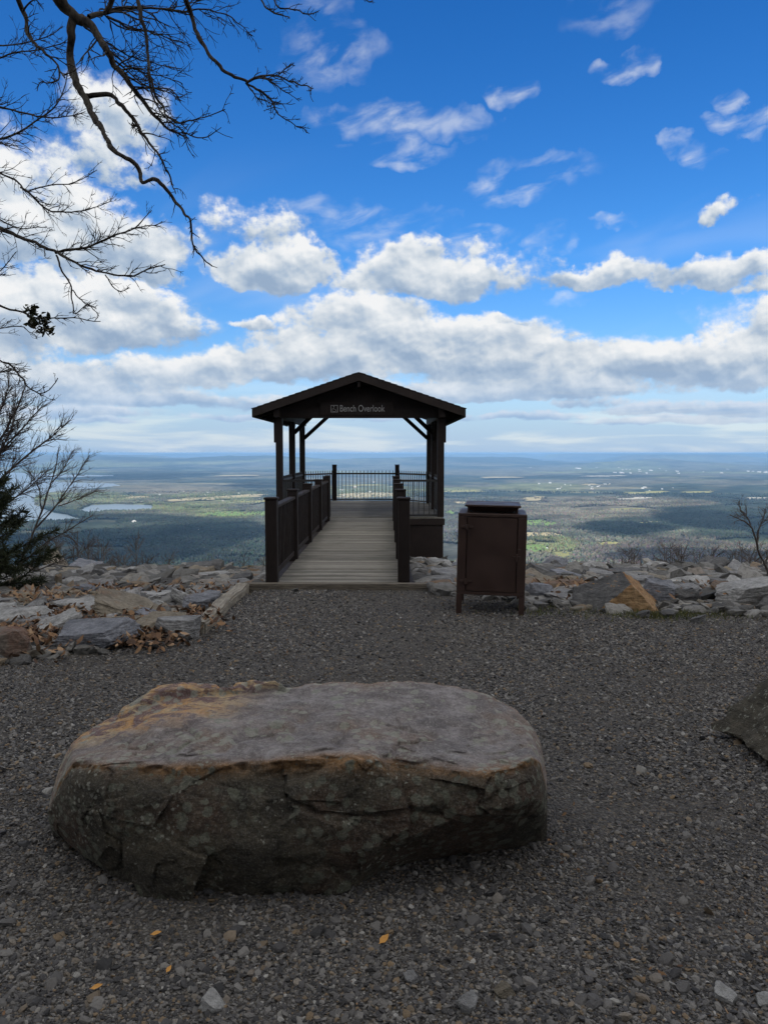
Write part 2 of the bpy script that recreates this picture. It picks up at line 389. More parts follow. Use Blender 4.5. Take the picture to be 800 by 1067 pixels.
o = np_mesh('ground', np.stack([X, Y, Z], -1).reshape(-1, 3), Fq, M['ground'], smooth=True, attrs={'gravel': gm.ravel()})
tag(o, kind='structure')

# ------------------------------------------------------------------ rocks
_ico = {}
def ico(s):
    if s not in _ico:
        bm = bmesh.new(); bmesh.ops.create_icosphere(bm, subdivisions=s, radius=1)
        bm.verts.ensure_lookup_table()
        _ico[s] = (np.array([v.co[:] for v in bm.verts]), np.array([[v.index for v in f.verts] for f in bm.faces])); bm.free()
    return _ico[s]
def rock_geo(r, dims, sub=4, cuts=9, rough=.06, slab=True, planes=None):
    V, Fc = ico(sub+1 if sub > 2 else sub); V = V.copy()
    # super-ellipsoid start so that corners carry vertices
    q = V/np.power(np.sum(np.abs(V)**6, 1), 1/6)[:, None]
    d = q/np.linalg.norm(q, axis=1)[:, None]
    N = [(1, 0, 0), (-1, 0, 0), (0, 1, 0), (0, -1, 0), (0, 0, 1), (0, 0, -1)]; D = [1.]*6
    N = [np.array(n)+r.normal(0, .16, 3) for n in N]
    for _ in range(cuts):
        n = r.normal(0, 1, 3); n[2] *= .7; N.append(n); D.append(r.uniform(.82, 1.15)*1.08)
    if planes:
        for n, dd in planes: N.append(np.array(n, float)); D.append(dd)
    N = np.array(N); N /= np.linalg.norm(N, axis=1)[:, None]; D = np.array(D)
    dot = d @ N.T
    rr = np.where(dot > 1e-3, D[None]/np.maximum(dot, 1e-3), 1e3).min(1)
    P = d*rr[:, None]
    off = r.uniform(0, 50, 3)
    nz = fbm(P*1.6+off, 4)-.5; nf = fbm(P*np.array([3.5, 3.5, 8.])+off+9, 4, 2.2, .6)-.5
    P = P*(1+nz*rough*3.2+nf*rough*1.5)[:, None]
    return P*np.array(dims), Fc
_rk = 0
def cool(c, k=1.22): return (c[0]*k*.97, c[1]*k, c[2]*k*1.05)
def rock(loc, dims, rot=(0, 0, 0), mt='rk_grey', sub=4, cuts=9, rough=.06, label=None, group=None, planes=None, name='rock', seed=None):
    global _rk; _rk += 1
    r = np.random.default_rng(1000+_rk if seed is None else seed)
    P, Fc = rock_geo(r, dims, sub, cuts, rough, planes=planes)
    o = np_mesh(name, P, Fc, M[mt], smooth=True, sharp=27)
    o.location = loc; o.rotation_euler = rot
    return tag(o, label, 'rock', group)

placed = []      # (x, y, radius) of every rock, so that the random ones keep clear
def hero(x0, x1, y0, y1, mt, label, depth=.8, rz=0., tilt=(0, 0), lift=0., **kw):
    """a rock read off the photograph: its box of pixels gives its place on the ground and its size"""
    py = y1
    g = np.zeros(3)
    for _ in range(8):   # meet the ground
        g = at_height((x0+x1)/2, py, g[2]); g[2] = hz(g[0], g[1])
    s = g[1]/FPX; w = (x1-x0)*s; h = (y1-y0)*s
    hh = max(h*.62, .06)
    dy = w*depth*.5
    c = (g[0], g[1]+dy*.8, g[2]+hh*.55+lift)
    placed.append((c[0], c[1], w*.42))
    return rock(c, (w*.5, dy, hh*.75), (tilt[0], tilt[1], rz), mt, label=label, **kw)

hero(-14, 26, 650, 690, 'rk_redgrey', 'rust red and grey block at the left end of the gravel edge', .8, .2, sub=5)
hero(50, 132, 650, 678, 'rk_slate', 'large flat blue grey slab lying on brown leaves at the gravel edge', .62, -.12, (.06, -.08), cuts=4, sub=5)
hero(96, 150, 641, 656, 'rk_tan', 'long brown squared slab just behind the flat blue grey slab', .35, .05, cuts=4)
hero(160, 203, 640, 668, 'rk_grey', 'blocky grey rock with brown underside beside the near end of the grey timber', .75, -.2, sub=5)
hero(188, 224, 619, 640, 'rk_slate', 'grey rock split by upright cracks halfway along the grey timber', .7, .1, sub=5, rough=.1)
hero(13, 48, 643, 660, 'rk_grey', 'jointed grey slab behind the rust red block', .8, .25)
hero(34, 72, 615, 628, 'rk_tan', 'tan slab with a curled edge in the middle of the left rock field', .7, -.1)
hero(138, 169, 584, 593, 'rk_dark', 'dark tilted slab standing out on the skyline of the left rock field', .4, -.1, (0, -.16), cuts=4)
hero(47, 57, 604, 618, 'rk_dark', 'dark hollow looking stone leaning on an upright stone near the evergreen', .9, .2)
hero(57, 64, 594, 617, 'rk_tan', 'narrow upright stone standing on end near the evergreen', .9, .3)
hero(30, 50, 601, 610, 'rk_rust', 'small rock with an orange top beside the foot of the evergreen', .8, .1)
hero(143, 192, 600, 609, 'rk_grey', 'long thin grey slab below the dark tilted skyline slab', .4, .04, cuts=3)
hero(240, 262, 595, 612, 'rk_dark', 'dark rock at the far end of the grey timber', .9, .1)
hero(75, 104, 608, 622, 'rk_slate', 'blue grey slab right of the tan curled slab', .8, -.3)
hero(52, 95, 624, 640, 'rk_pale', 'pale lichened slab above the flat blue grey slab', .8, .15)
hero(100, 138, 598, 613, 'rk_dark', 'dark brown block in the upper middle of the left rock field', .7, .1)
hero(128, 176, 617, 630, 'rk_pale', 'broad pale slab between the long thin slab and the timber', .7, -.15)
hero(195, 238, 596, 606, 'rk_pale', 'pale wedge of rock near the top of the grey timber', .7, .2)
hero(168, 205, 630, 640, 'rk_rust', 'low reddish slab behind the blocky grey rock', .5, .0)
hero(82, 116, 578+12, 601, 'rk_grey', 'grey block on the left skyline right of the evergreen', .8, .3)
# right of the boardwalk
hero(568, 616, 603, 620, 'rk_rust', 'low rust coloured rock left of the orange faced boulder', .5, .1)
hero(548, 578, 588, 606, 'rk_dark', 'dark tilted slab just right of the bin', .5, .0, (0, .35), cuts=4)
hero(577, 610, 595, 607, 'rk_slate', 'dark grey leaning slab behind the low rust coloured rock', .5, .0, (0, .2), cuts=4)
hero(548, 580, 606, 626, 'rk_slate', 'grey rock beside the right leg of the bin', .9, .3)
hero(672, 703, 600, 632, 'rk_slate', 'square grey block touching the right side of the orange faced boulder', .8, -.1, sub=5)
hero(701, 728, 612, 631, 'rk_dark', 'dark stone right of the square grey block', .8, .1)
hero(694, 744, 603, 614, 'rk_grey', 'long grey slab behind the square grey block', .5, .05, cuts=4)
hero(740, 768, 608, 624, 'rk_rust', 'dark rusty rock left of the big pale boulder', .8, .1)
hero(716, 742, 609, 623, 'rk_rust', 'orange streaked rock between two grey slabs', .8, .3)
hero(755, 830, 602, 634, 'rk_pale', 'big pale lichened boulder at the right edge by the bare sapling', .7, -.08, (0, -.12), sub=5)
hero(640, 672, 590, 604, 'rk_dark', 'dark jagged rock on the skyline above the orange faced boulder', .7, .2)
hero(612, 640, 593, 606, 'rk_grey', 'grey slab up behind the left end of the orange faced boulder', .7, .1)
hero(728, 776, 594, 604, 'rk_grey', 'low grey ledge on the skyline at the right', .6, .0)
# pale rocks by the skirting
hero(428, 446, 590, 606, 'rk_pale', 'pale rock right behind the near post of the right railing', .9, .1)
hero(446, 470, 580, 596, 'rk_pale', 'whitish block at the foot of the pavilion skirting', .9, .4)
hero(436, 466, 594, 604, 'rk_rust', 'reddish slab among pale rocks left of the bin', .6, .1)
hero(448, 474, 600, 613, 'rk_grey', 'grey rock tucked behind the left leg of the bin', .9, .2)
hero(427, 442, 578, 590, 'rk_pale', 'small pale stone between the right railing and the skirting', .9, .7)

# the orange faced boulder: two facets meet in a sharp ridge
g = at_height(645, 636, 0)
bo = rock((g[0]+.05, g[1]+.28, hz(g[0], g[1])+.09), (.43, .31, .33), (0, 0, R(-4)), 'rk_orange', sub=5, cuts=2, rough=.06, seed=77,
          planes=[((-.62, -.35, .70), .48), ((.80, -.15, .58), .62), ((.05, -.96, .22), .80), ((-.2, .5, .8), .75)],
          label='boulder with a bright orange broken face at the right gravel edge')
placed += [(g[0], g[1]+.3, .5), (g[0]-.15, g[1], .36), (g[0]+.25, g[1], .36)]
me = bo.data
me.materials.append(M['rk_dark'])
for p in me.polygons:
    if p.normal.x < -.32 or (p.normal.y > .3 and p.normal.z < .6): p.material_index = 1
# dark boulder at the right edge of the picture, overhanging to the left
g = at_height(790, 792, 0)
rock((g[0]+.44, g[1]-.13, .17), (.70, .42, .50), (R(2), R(-3), R(-8)), 'rk_black', sub=5, cuts=5, rough=.10, seed=91,
     planes=[((-.55, -.15, -.80), .52), ((-.80, -.15, .62), .42), ((0, -.85, .5), .72)],
     label='dark boulder with an overhanging point cut off by the right picture edge')

# random rocks of the two fields
TONES = [('rk_grey', 'grey', .36), ('rk_pale', 'pale', .26), ('rk_tan', 'tan', .08), ('rk_rust', 'rusty', .05), ('rk_dark', 'dark', .11), ('rk_slate', 'blue grey', .14)]
def in_view(x, y, m=.6): return abs(x) < .53*y+m
def keep_out(x, y, r):
    if -1.62-r < x < .42+r and y > 8.6-r: return True          # boardwalk
    if -1.84-r < x < -1.5+r and 6.3-r < y < 9.2+r: return True  # timber
    if x > -1.75-r and x < .9+r and y < 9.1+r: return True
    if .5-r < x < 1.6+r and y < 8.6+r: return True              # bin
    if -2.8-r < x < 1.42+r and y > 18.2-r: return True
    return False
WHERE = [('by the gravel edge', 0, 8.4), ('in the middle of the field', 8.4, 12.), ('on the far brow', 12., 30)]
cand = []
for k in range(30000):
    y = random.uniform(5.3, 17.8); x = random.uniform(-.53*y-.8, .53*y+.8)
    cand.append((x, y))
sizes = [.50]*30+[.36]*90+[.25]*140
ci = 0
labels_seen = {}
for s0 in sizes:
    for _ in range(250):
        ci = (ci+1) % len(cand); x, y = cand[ci]
        w = s0*random.uniform(.8, 1.25)*(1.15 if y > 12 else 1.0); rad = w*.5
        if y < edge_y(np.array([x]))[0]+rad*.9 or keep_out(x, y, rad*.8): continue
        if any((x-a)**2+(y-b)**2 < ((rad+c)*.80)**2 for a, b, c in placed): continue
        break
    else:
        continue
    placed.append((x, y, rad))
    u = random.random(); acc = 0
    for mt, tone, pr in TONES:
        acc += pr
        if u < acc: break
    h = w*random.uniform(.13, .30)
    kind = 'slab' if h < w*.21 else 'block'
    sz = 'large' if s0 > .45 else ('middling' if s0 > .3 else 'small')
    side = 'left' if x < -.6 else 'right'
    wh = [q[0] for q in WHERE if q[1] <= y < q[2]][0]
    lab = f'{sz} {tone} {kind} {wh}, {side} of the boardwalk'
    rock((x, y, hz(x, y)+h*.45), (w*.56, w*random.uniform(.32, .52), h), (random.gauss(0, .22), random.gauss(0, .22), random.uniform(0, 6.28)), mt,
         sub=4 if y < 9.5 else 3, cuts=random.choice((4, 6, 9)), rough=random.uniform(.07, .13), label=lab, group=f'{sz} {tone} {kind}s {wh}, {side} of the boardwalk')

def scatter(pts, sizes, flat, sub=1, seed=3, jit=.22, cuts=5):
    """merged mesh of many small cut stones"""
    r = np.random.default_rng(seed)
    protos = []
    for k in range(24):
        P, Fc = rock_geo(np.random.default_rng(seed*100+k), (1, .8, flat), sub, cuts, .03); protos.append(P)
    n = len(pts); pid = r.integers(0, 24, n); B = np.array(protos)[pid]       # n, v, 3
    a = r.uniform(0, 2*np.pi, n); ca, sa = np.cos(a)[:, None], np.sin(a)[:, None]
    tx = r.normal(0, jit, n)[:, None]; ty = r.normal(0, jit, n)[:, None]
    x, y, z = B[..., 0], B[..., 1], B[..., 2]
    z = z+x*tx+y*ty
    xx = x*ca-y*sa; yy = x*sa+y*ca
    V = np.stack([xx, yy, z], -1)*sizes[:, None, None]+pts[:, None, :]
    F = Fc[None]+(np.arange(n)*B.shape[1])[:, None, None]
    return V.reshape(-1, 3), F.reshape(-1, 3)

# rubble between the rocks: uncountable
n = 15000
yy = rng.uniform(5.2, 18.2, n); xx = rng.uniform(-1, 1, n)*(.53*yy+.8)
keep = (yy > edge_y(xx)+rng.normal(.05, .18, n)) & ~((xx > -1.5) & (xx < .3) & (yy > 8.7)) & ~((xx > -1.8) & (xx < -1.45) & (yy < 9.1))
xx, yy = xx[keep], yy[keep]; s = rng.lognormal(math.log(.065), .5, len(xx)).clip(.02, .17)*np.where(yy > 11, 1.35, 1.); s = np.where(yy < 8.5, np.minimum(s, .085), s)
V, F = scatter(np.stack([xx, yy, hill(xx, yy)+s*.25], -1), s, .45, 2, 4, .25)
tag(np_mesh('rubble', V, F, M['rubble'], smooth=False), kind='stuff')

# ------------------------------------------------------------------ gravel
bx0, bx1 = -1.22, .64   # roughly the boulder foot, kept thin of stones
def gravel(n, y0, y1, smin, smed, sub, seed, pw=1., floor=.12):
    r = np.random.default_rng(seed)
    y = y0+(y1-y0)*r.random(n)**pw; x = r.uniform(-1, 1, n)*(.53*y+.25)
    dens = fbm2(x, y, .9, 4, 6.)
    path = np.exp(-((x-.15-.12*(y-6)*(y < 6)-.5*np.clip(4.5-y, 0, 3))/.55)**2)*sstep(2.2, 3.6, y)
    k = (r.random(n) < (sstep(.36, .60, dens)*(.95-floor)+floor)*(1-.62*path)) & (y < edge_y(x)+r.normal(.0, .12, n))
    x, y = x[k], y[k]; s = r.lognormal(math.log(smed), .48, len(x)).clip(smin, .014 if smed < .009 else .022)
    V, F = scatter(np.stack([x, y, hill(x, y)+s*.12], -1), s, .62, sub, seed, .32, 4)
    return V, F
parts = [gravel(125000, 1.75, 3.4, .0018, .0036, 1, 21, 1., .08), gravel(110000, 3.4, 5.6, .0028, .0048, 1, 22, 1., .40), gravel(90000, 5.6, 9.2, .0038, .0066, 1, 23, 1., .5), gravel(2000, 1.75, 4.5, .008, .0100, 2, 24)]
Vs, Fs, o0 = [], [], 0
for V, F in parts: Vs.append(V); Fs.append(F+o0); o0 += len(V)
tag(np_mesh('gravel', np.concatenate(Vs), np.concatenate(Fs), M['stones'], smooth=False), kind='stuff')
# bigger loose stones that one can point at
for px, py, s, mt, lab in [(222, 1051, .030, 'rk_pale', 'pale rounded pebble near the bottom edge below the big boulder'),
                           (428, 1024, .022, 'rk_grey', 'grey pebble right of the orange leaf on the gravel'),
                           (487, 1053, .026, 'rk_grey', 'grey chip near the bottom edge right of centre'),
                           (755, 1042, .028, 'rk_pale', 'light chip in the bottom right corner of the gravel'),
                           (795, 1046, .024, 'rk_pale', 'pale chip at the very bottom right corner'),
                           (726, 648, .055, 'rk_dark', 'small dark stone alone on gravel before the big pale boulder'),
                           (524, 1038, .024, 'rk_tan', 'tan pebble near the bottom edge right of the grey chip')]:
    g = at_height(px, py, 0)
    rock((g[0], g[1], hz(g[0], g[1])+s*.35), (s, s*.8, s*.6), (random.gauss(0, .2), random.gauss(0, .2), random.uniform(0, 6)), mt, sub=3, cuts=5, label=lab, name='stone')['category'] = 'stone'

# ------------------------------------------------------------------ dead leaves, grass
def leaf_mesh(pts, size, seed):
    r = np.random.default_rng(seed); n = len(pts)
    L = np.array([(-1, 0, .12), (-.4, .42, .0), (.35, .38, .05), (1, 0, .25), (.35, -.38, .05), (-.4, -.42, .0), (0, 0, -.10)])
    Fq = np.array([(0, 6, 1), (1, 6, 2), (2, 6, 3), (3, 6, 4), (4, 6, 5), (5, 6, 0)])
    s = size*r.uniform(.6, 1.3, n)
    a, b, c = r.uniform(0, 6.28, n), r.normal(0, .5, n), r.normal(0, .5, n)
    B = np.repeat(L[None], n, 0)*s[:, None, None]; B[..., 2] *= r.uniform(-1.5, 1.8, n)[:, None]
    x, y, z = B[..., 0], B[..., 1], B[..., 2]
    z = z+x*np.tan(b)[:, None].clip(-1, 1)+y*np.tan(c)[:, None].clip(-1, 1)
    ca, sa = np.cos(a)[:, None], np.sin(a)[:, None]
    V = np.stack([x*ca-y*sa, x*sa+y*ca, z], -1)+pts[:, None]
    return V.reshape(-1, 3), (Fq[None]+(np.arange(n)*7)[:, None, None]).reshape(-1, 3)
P = []
for px, py, sx, sy, n in [(150, 666, 16, 9, 420), (28, 672, 22, 10, 420), (45, 655, 12, 6, 160), (120, 680, 30, 4, 160), (40, 634, 14, 5, 90), (200, 655, 12, 6, 110),
                          (110, 622, 40, 10, 150), (70, 650, 18, 5, 110), (220, 625, 12, 8, 70), (180, 610, 40, 8, 80), (590, 613, 22, 5, 110), (730, 622, 40, 6, 60), (640, 640, 60, 4, 40), (215, 664, 10, 2, 30)]:
    for _ in range(n):
        g = at_height(random.gauss(px, sx), random.gauss(py, sy), -.05 if py > 640 else -.2)
        if g[1] > 0 and g[1] < 17 and not (g[0] > -1.55 and g[0] < .3 and g[1] > 8.7): P.append((g[0], g[1], hz(g[0], g[1])+random.uniform(.02, .12 if py > 645 else .2)))
P = P+[(x+random.gauss(0, .12), y+random.gauss(0, .10), z) for x, y, z in P]
V, F = leaf_mesh(np.array(P), .034, 5)
P = []
for _ in range(1500):
    y = random.uniform(1.9, 8.6)**1.0; x = random.uniform(-.53*y-.2, .53*y+.2)
    if random.random() < .25+.75*float(fbm2(np.array([x]), np.array([y]), 1.1, 3, 4.)[0] > .54) and y < float(edge_y(np.array([x]))[0]): P.append((x, y, hz(x, y)+.006))
V2, F2 = leaf_mesh(np.array(P), .0085, 6); F = np.concatenate([F, F2+len(V)]); V = np.concatenate([V, V2])
tag(np_mesh('dead_leaves', V, F, M['leaf_dead']), kind='stuff')
for px, py, rz, s, lab in [(400, 982, .9, .022, 'orange leaf lying on the gravel below the big boulder'), (101, 1030, .3, .017, 'tan orange leaf on the gravel in the bottom left corner'),
                           (176, 1012, 1.3, .013, 'small orange leaf left of centre near the bottom edge'), (163, 975, .2, .017, 'pale tan leaf just below the left half of the big boulder')]:
    g = at_height(px, py, .012)
    L = np.array([(-1.25, 0, .1), (-.9, .1, .05), (-.4, .5, .12), (.2, .52, .2), (.75, .25, .18), (1.1, 0, .3), (.75, -.25, .18), (.2, -.52, .22), (-.4, -.5, .1), (-.9, -.1, .05), (-.4, 0, 0), (.2, 0, .02), (.75, 0, .1)])*s
    Fl = [np.array([(0, 1, 10), (0, 10, 9)]), np.array([(1, 2, 10, 10)])[:0], np.array([(1, 2, 10), (2, 3, 11), (2, 11, 10), (3, 4, 12), (3, 12, 11), (4, 5, 12), (5, 6, 12), (6, 7, 11), (6, 11, 12), (7, 8, 10), (7, 10, 11), (8, 9, 10)])]
    o = np_mesh('fallen_leaf', L, np.concatenate([Fl[0], Fl[2]]), M['leaf_orange'], smooth=True); o.location = (g[0], g[1], hz(g[0], g[1])+.014); o.rotation_euler = (.15, -.1, rz)
    tag(o, lab, 'leaf')
P = []
for px, py, sx, sy, n in [(690, 641, 24, 2.2, 900), (600, 640, 40, 2.5, 260), (750, 640, 45, 4, 500), (560, 632, 12, 4, 200)]:
    for _ in range(n):
        g = at_height(random.gauss(px, sx), random.gauss(py, sy), 0); P.append((g[0], g[1], hz(g[0], g[1])))
P = np.array(P); n = len(P); a = rng.uniform(0, 6.28, n); h = rng.uniform(.02, .06, n); w = .004
dx, dy = np.cos(a)*w, np.sin(a)*w; lx, ly = rng.normal(0, .02, n), rng.normal(0, .02, n)
V = np.stack([P+np.stack([dx, dy, 0*dx], -1), P-np.stack([dx, dy, 0*dx], -1), P+np.stack([lx, ly, h], -1)], 1)
tag(np_mesh('grass', V.reshape(-1, 3), np.arange(3*n).reshape(-1, 3), M['grass']), kind='stuff')

# ------------------------------------------------------------------ the big sandstone boulder (lofted along x)
# station: px of the section, row of the front ridge, row of the foot, row of the back ridge, then depths of foot, ridge, back and foot height
ST = [  # px,  ridge, foot, back,  yFoot, yBelly, yRidge, yBack, footz
    (52,   842, 856, 836, 2.98, 2.94, 2.98, 3.08, .16),
    (62,   814, 868, 802, 2.92, 2.87, 2.93, 3.16, .11),
    (76,   794, 881, 773, 2.86, 2.78, 2.85, 3.26, .07),
    (92,   795, 890, 761, 2.80, 2.72, 2.80, 3.33, .05),
    (112,  797, 901, 749, 2.74, 2.67, 2.76, 3.40, .02),
    (140,  798, 918, 734, 2.68, 2.63, 2.74, 3.46, .0),
    (168,  800, 933, 723, 2.63, 2.60, 2.72, 3.50, -.02),
    (200,  799, 937, 719, 2.61, 2.58, 2.70, 3.52, -.03),
    (260,  795, 938, 718, 2.60, 2.58, 2.70, 3.54, -.03),
    (330,  789, 930, 713, 2.62, 2.60, 2.72, 3.56, -.03),
    (362,  790, 921, 712, 2.65, 2.61, 2.72, 3.56, -.03),
    (380,  791, 912, 712, 2.74, 2.61, 2.72, 3.56, -.02),
    (410,  794, 914, 711, 2.92, 2.61, 2.71, 3.55, -.03),
    (450,  800, 909, 713, 3.02, 2.61, 2.70, 3.52, -.03),
    (500,  806, 902, 721, 3.08, 2.62, 2.70, 3.48, -.03),
    (535,  800, 895, 735, 3.10, 2.65, 2.72, 3.42, -.03),
    (553,  790, 888, 755, 3.10, 2.70, 2.78, 3.34, -.02),
    (563,  796, 882, 774, 3.04, 2.78, 2.86, 3.24, .0),
    (569,  822, 874, 806, 3.05, 2.90, 2.96, 3.14, .04)]
BELLY = [(52, 849), (62, 844), (76, 840), (92, 845), (112, 858), (140, 866), (168, 874), (200, 878), (260, 882), (330, 888), (362, 892), (380, 892), (410, 882), (450, 866), (500, 850), (535, 838), (553, 832), (563, 834), (569, 846)]
prof = []
for (px, rr_, ft, bk, yF, yB, yR, yK, fz), (_, bl) in zip(ST, BELLY):
    foot = at_depth(px, ft, yF); foot[2] = min(foot[2], fz)
    ridge = at_depth(px, rr_, yR); belly = at_depth(px, bl, yB); back = at_depth(px, bk, yK)
    xk = back[0]
    xc = ridge[0]
    back[0] = xk
    mid = ridge*.5+back*.5; mid[2] += -.012
    q1 = ridge*.8+back*.2; q1[2] -= .010
    base_back = np.array([xk*.97, yK+.06, max(fz, -.04)])
    backm = np.array([xk, yK+.10, back[2]*.55])
    under = np.array([xc, (yF+yK)/2, min(fz, -.04)])
    prof.append([under, foot, foot*.45+belly*.55+np.array([0, -.012, 0]), belly, belly*.45+ridge*.55+np.array([0, -.015, 0]), ridge, q1, mid, back*.8+mid*.2, back, backm, base_back])
prof = np.array(prof)                       # stations, 12, 3
def resample(A, n, axis, soft=.8):
    k = A.shape[axis]; t = np.linspace(0, k-1, n); i = np.clip(np.floor(t).astype(int), 0, k-2); f = t-i
    g_ = lambda j: np.take(A, np.clip(j, 0, k-1), axis)
    sh = [1]*A.ndim; sh[axis] = n; f = f.reshape(sh)
    p0, p1, p2, p3 = g_(i-1), g_(i), g_(i+1), g_(i+2)
    cub = .5*((2*p1)+(-p0+p2)*f+(2*p0-5*p1+4*p2-p3)*f*f+(-p0+3*p1-3*p2+p3)*f**3)
    lin = p1+(p2-p1)*f
    return cub*soft+lin*(1-soft)
A = resample(prof, 420, 0, .5)
closed = np.concatenate([A, A[:, :1]], 1); B = resample(closed, 301, 1, .16)[:, :-1]
ns, nc = B.shape[:2]
cen = np.array([-.30, 3.05, 0.])
Vb = B.reshape(-1, 3)
tc = np.tile(np.arange(nc)/nc*12, ns)          # profile parameter: 5 = ridge, 9 = back
pxs = np.repeat(np.interp(np.linspace(0, len(ST)-1, ns), range(len(ST)), [s[0] for s in ST]), nc)
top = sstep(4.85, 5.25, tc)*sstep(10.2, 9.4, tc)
edge = np.exp(-((tc-5.02)/.30)**2)+.5*np.exp(-((tc-9.0)/.25)**2)
org = np.exp(-((pxs-165)/95)**4)*sstep(6.7, 8.0, tc)*sstep(10.6, 9.4, tc)*sstep(300, 240, pxs)
# outward direction ~ from the section centre
ctr = B.mean(1)[:, None].repeat(nc, 1).reshape(-1, 3); out = Vb-ctr; out /= np.linalg.norm(out, axis=1)[:, None]+1e-6
endf = sstep(50, 125, pxs)*sstep(572, 540, pxs)*.75+.25
ridged = lambda q, o_: 1-np.abs(fbm(q, o_)*2-1)*2.2                    # creases
def facets(n_, an, seed, warp):
    """flat breaks: every cell of a scattered set is set in or out by its own amount"""
    r_ = np.random.default_rng(seed); S = Vb[r_.integers(0, len(Vb), n_)]*an; val = r_.uniform(-1, 1, n_); tl = r_.normal(0, 1, (n_, 3))
    Q = (Vb+np.stack([fbm(Vb*5+k*9., 3)-.5 for k in (1, 2, 3)], -1)*warp)*an
    best = np.full(len(Vb), 1e9); out_ = np.zeros(len(Vb))
    for k in range(n_):
        q_ = Q-S[k]; d_ = (q_**2).sum(1); m_ = d_ < best; best[m_] = d_[m_]; out_[m_] = val[k]+(q_[m_]@tl[k])*1.6
    return out_.clip(-1.6, 1.6)
cell = .5+facets(46, np.array([1., 1.2, 1.9]), 3, .10)*.16+facets(190, np.array([1., 1.2, 2.2]), 4, .07)*.07
dsp = (fbm(Vb*2.6+3, 4)-.5)*.055+(fbm(Vb*9+1, 4)-.5)*.035+(fbm(Vb*28+7, 3)-.5)*.014+(cell-.5)*.14*(1-.78*top)-sstep(.84, .97, ridged(Vb*np.array([2.6, 3.4, 5.])+5, 3))*.014
chip = sstep(.50, .62, fbm(Vb*np.array([6, 6, 9.])+13, 3))*np.exp(-((tc-5.)/.40)**2)
bigc = sstep(.50, .60, fbm(Vb*np.array([2.2, 2.2, 3.])+53, 2))*np.exp(-((tc-5.)/.55)**2)
dsp = dsp*endf*(1-.6*sstep(2.9, 2.2, tc)*sstep(365, 385, pxs))-chip*.035-bigc*.03
ob = fbm(Vb*np.array([5., 5, 5])+31, 3)
lw = (fbm(Vb*np.array([6., 6, 6])+71, 3)-.5)
lip = sstep(.0, .05, (tc-8.15)*.5+lw*.55)*sstep(9.9, 9.5, tc)*sstep(-.05, .03, (pxs-150)/160+lw*.8)*sstep(.03, -.05, (pxs-262)/160+lw*.8)
Vb[:, 2] += lip*(.036+.05*(np.floor(ob*9)/9-.5))
org = np.maximum(org*.9, lip*1.0)
Vb = Vb+out*dsp[:, None]
ii = np.arange(ns*nc).reshape(ns, nc); jn = np.roll(ii, -1, 1)
Fq = np.stack([ii[:-1], ii[1:], jn[1:], jn[:-1]], -1).reshape(-1, 4)
endc = np.array([Vb[:nc].mean(0)+np.array([-.012, 0, 0]), Vb[-nc:].mean(0)+np.array([.012, 0, 0])]); n0 = ns*nc
F3 = np.concatenate([np.stack([np.full(nc, n0), ii[0], jn[0]], -1), np.stack([np.full(nc, n0+1), jn[-1], ii[-1]], -1)])
pad = lambda a: np.concatenate([a, a[[0]], a[[-1]]])
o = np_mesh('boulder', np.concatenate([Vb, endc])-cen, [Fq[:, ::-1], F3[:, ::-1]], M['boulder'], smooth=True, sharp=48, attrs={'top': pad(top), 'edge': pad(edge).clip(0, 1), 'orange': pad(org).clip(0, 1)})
o.location = cen
tag(o, 'large long sandstone boulder with an orange edge lying on gravel in the foreground', 'boulder')

# ------------------------------------------------------------------ boardwalk and railings
XL, XR = -1.30, .126         # clear width of the walk
Y0, Y1 = 9.0, 18.30
bw = empty('boardwalk', (0, 0, 0)); tag(bw, 'sloping weathered plank boardwalk leading from the gravel to the pavilion', 'boardwalk')
b = MB(); y = Y0+.02
while y < Y1-.1:
    b.box(XL-.03+random.uniform(-.004, .004), XR+.03+random.uniform(-.004, .004), y, y+.134, .012+random.uniform(-.002, .002), .05+random.uniform(-.003, .003)); y += .1435
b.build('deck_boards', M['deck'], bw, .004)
b = MB(); b.box(XL-.20, XL-.035, Y0, Y1, -.25, .02); b.box(XR+.035, XR+.20, Y0, Y1, -.25, .02)
for yy_ in (9.6, 11.7, 13.8, 15.9, 17.6): b.box(XL-.03, XR+.03, yy_, yy_+.09, -.23, .010)
b.build('rim_joist', M['brown2'], bw)
for i, (yy_, x_) in enumerate([(y_, x_) for y_ in (11.0, 13.1, 15.2, 17.3) for x_ in (XL-.11, XR+.11)]):
    MB().box(x_-.07, x_+.07, yy_-.07, yy_+.07, hz(x_, yy_)-.2, -.26).build('support_post', M['brown2'], bw)

POSTY = [9.02, 11.08, 13.15, 15.22, 17.30]
def ramp_rail(xc, inner, label):
    """inner: +1 when the walk lies to the right of the railing"""
    r = empty('walkway_railing', (xc, Y0, 0)); tag(r, label, 'railing', 'railings along the boardwalk')
    def loc(y): return y-Y0
    for k, y in enumerate(POSTY):
        p = MB().box(-.07, .07, loc(y)-.07, loc(y)+.07, -.2, 1.045).build('post', M['brown'], r)
        MB().box(-.082, .082, loc(y)-.082, loc(y)+.082, 1.047, 1.075).build('post_cap', M['brown'], p, .008)
    for k in range(4):
        a, c = loc(POSTY[k])+.072, loc(POSTY[k+1])-.072
        MB().box(-.045, .045, a, c, .93, .97).build('top_rail', M['brown2'], r)
        MB().box(-.022, .022, a, c, .10, .17).build('bottom_rail', M['brown2'], r)
        b = MB(); n = 15
        for i in range(n):
            yc = a+(c-a)*(i+.5)/n; b.box(-.018, .018, yc-.018, yc+.018, .171, .929)
        b.build('picket_panel', M['brown'], r, .003)
    return r
ramp_rail(XL-.075, 1, 'dark brown picket railing along the left side of the boardwalk')
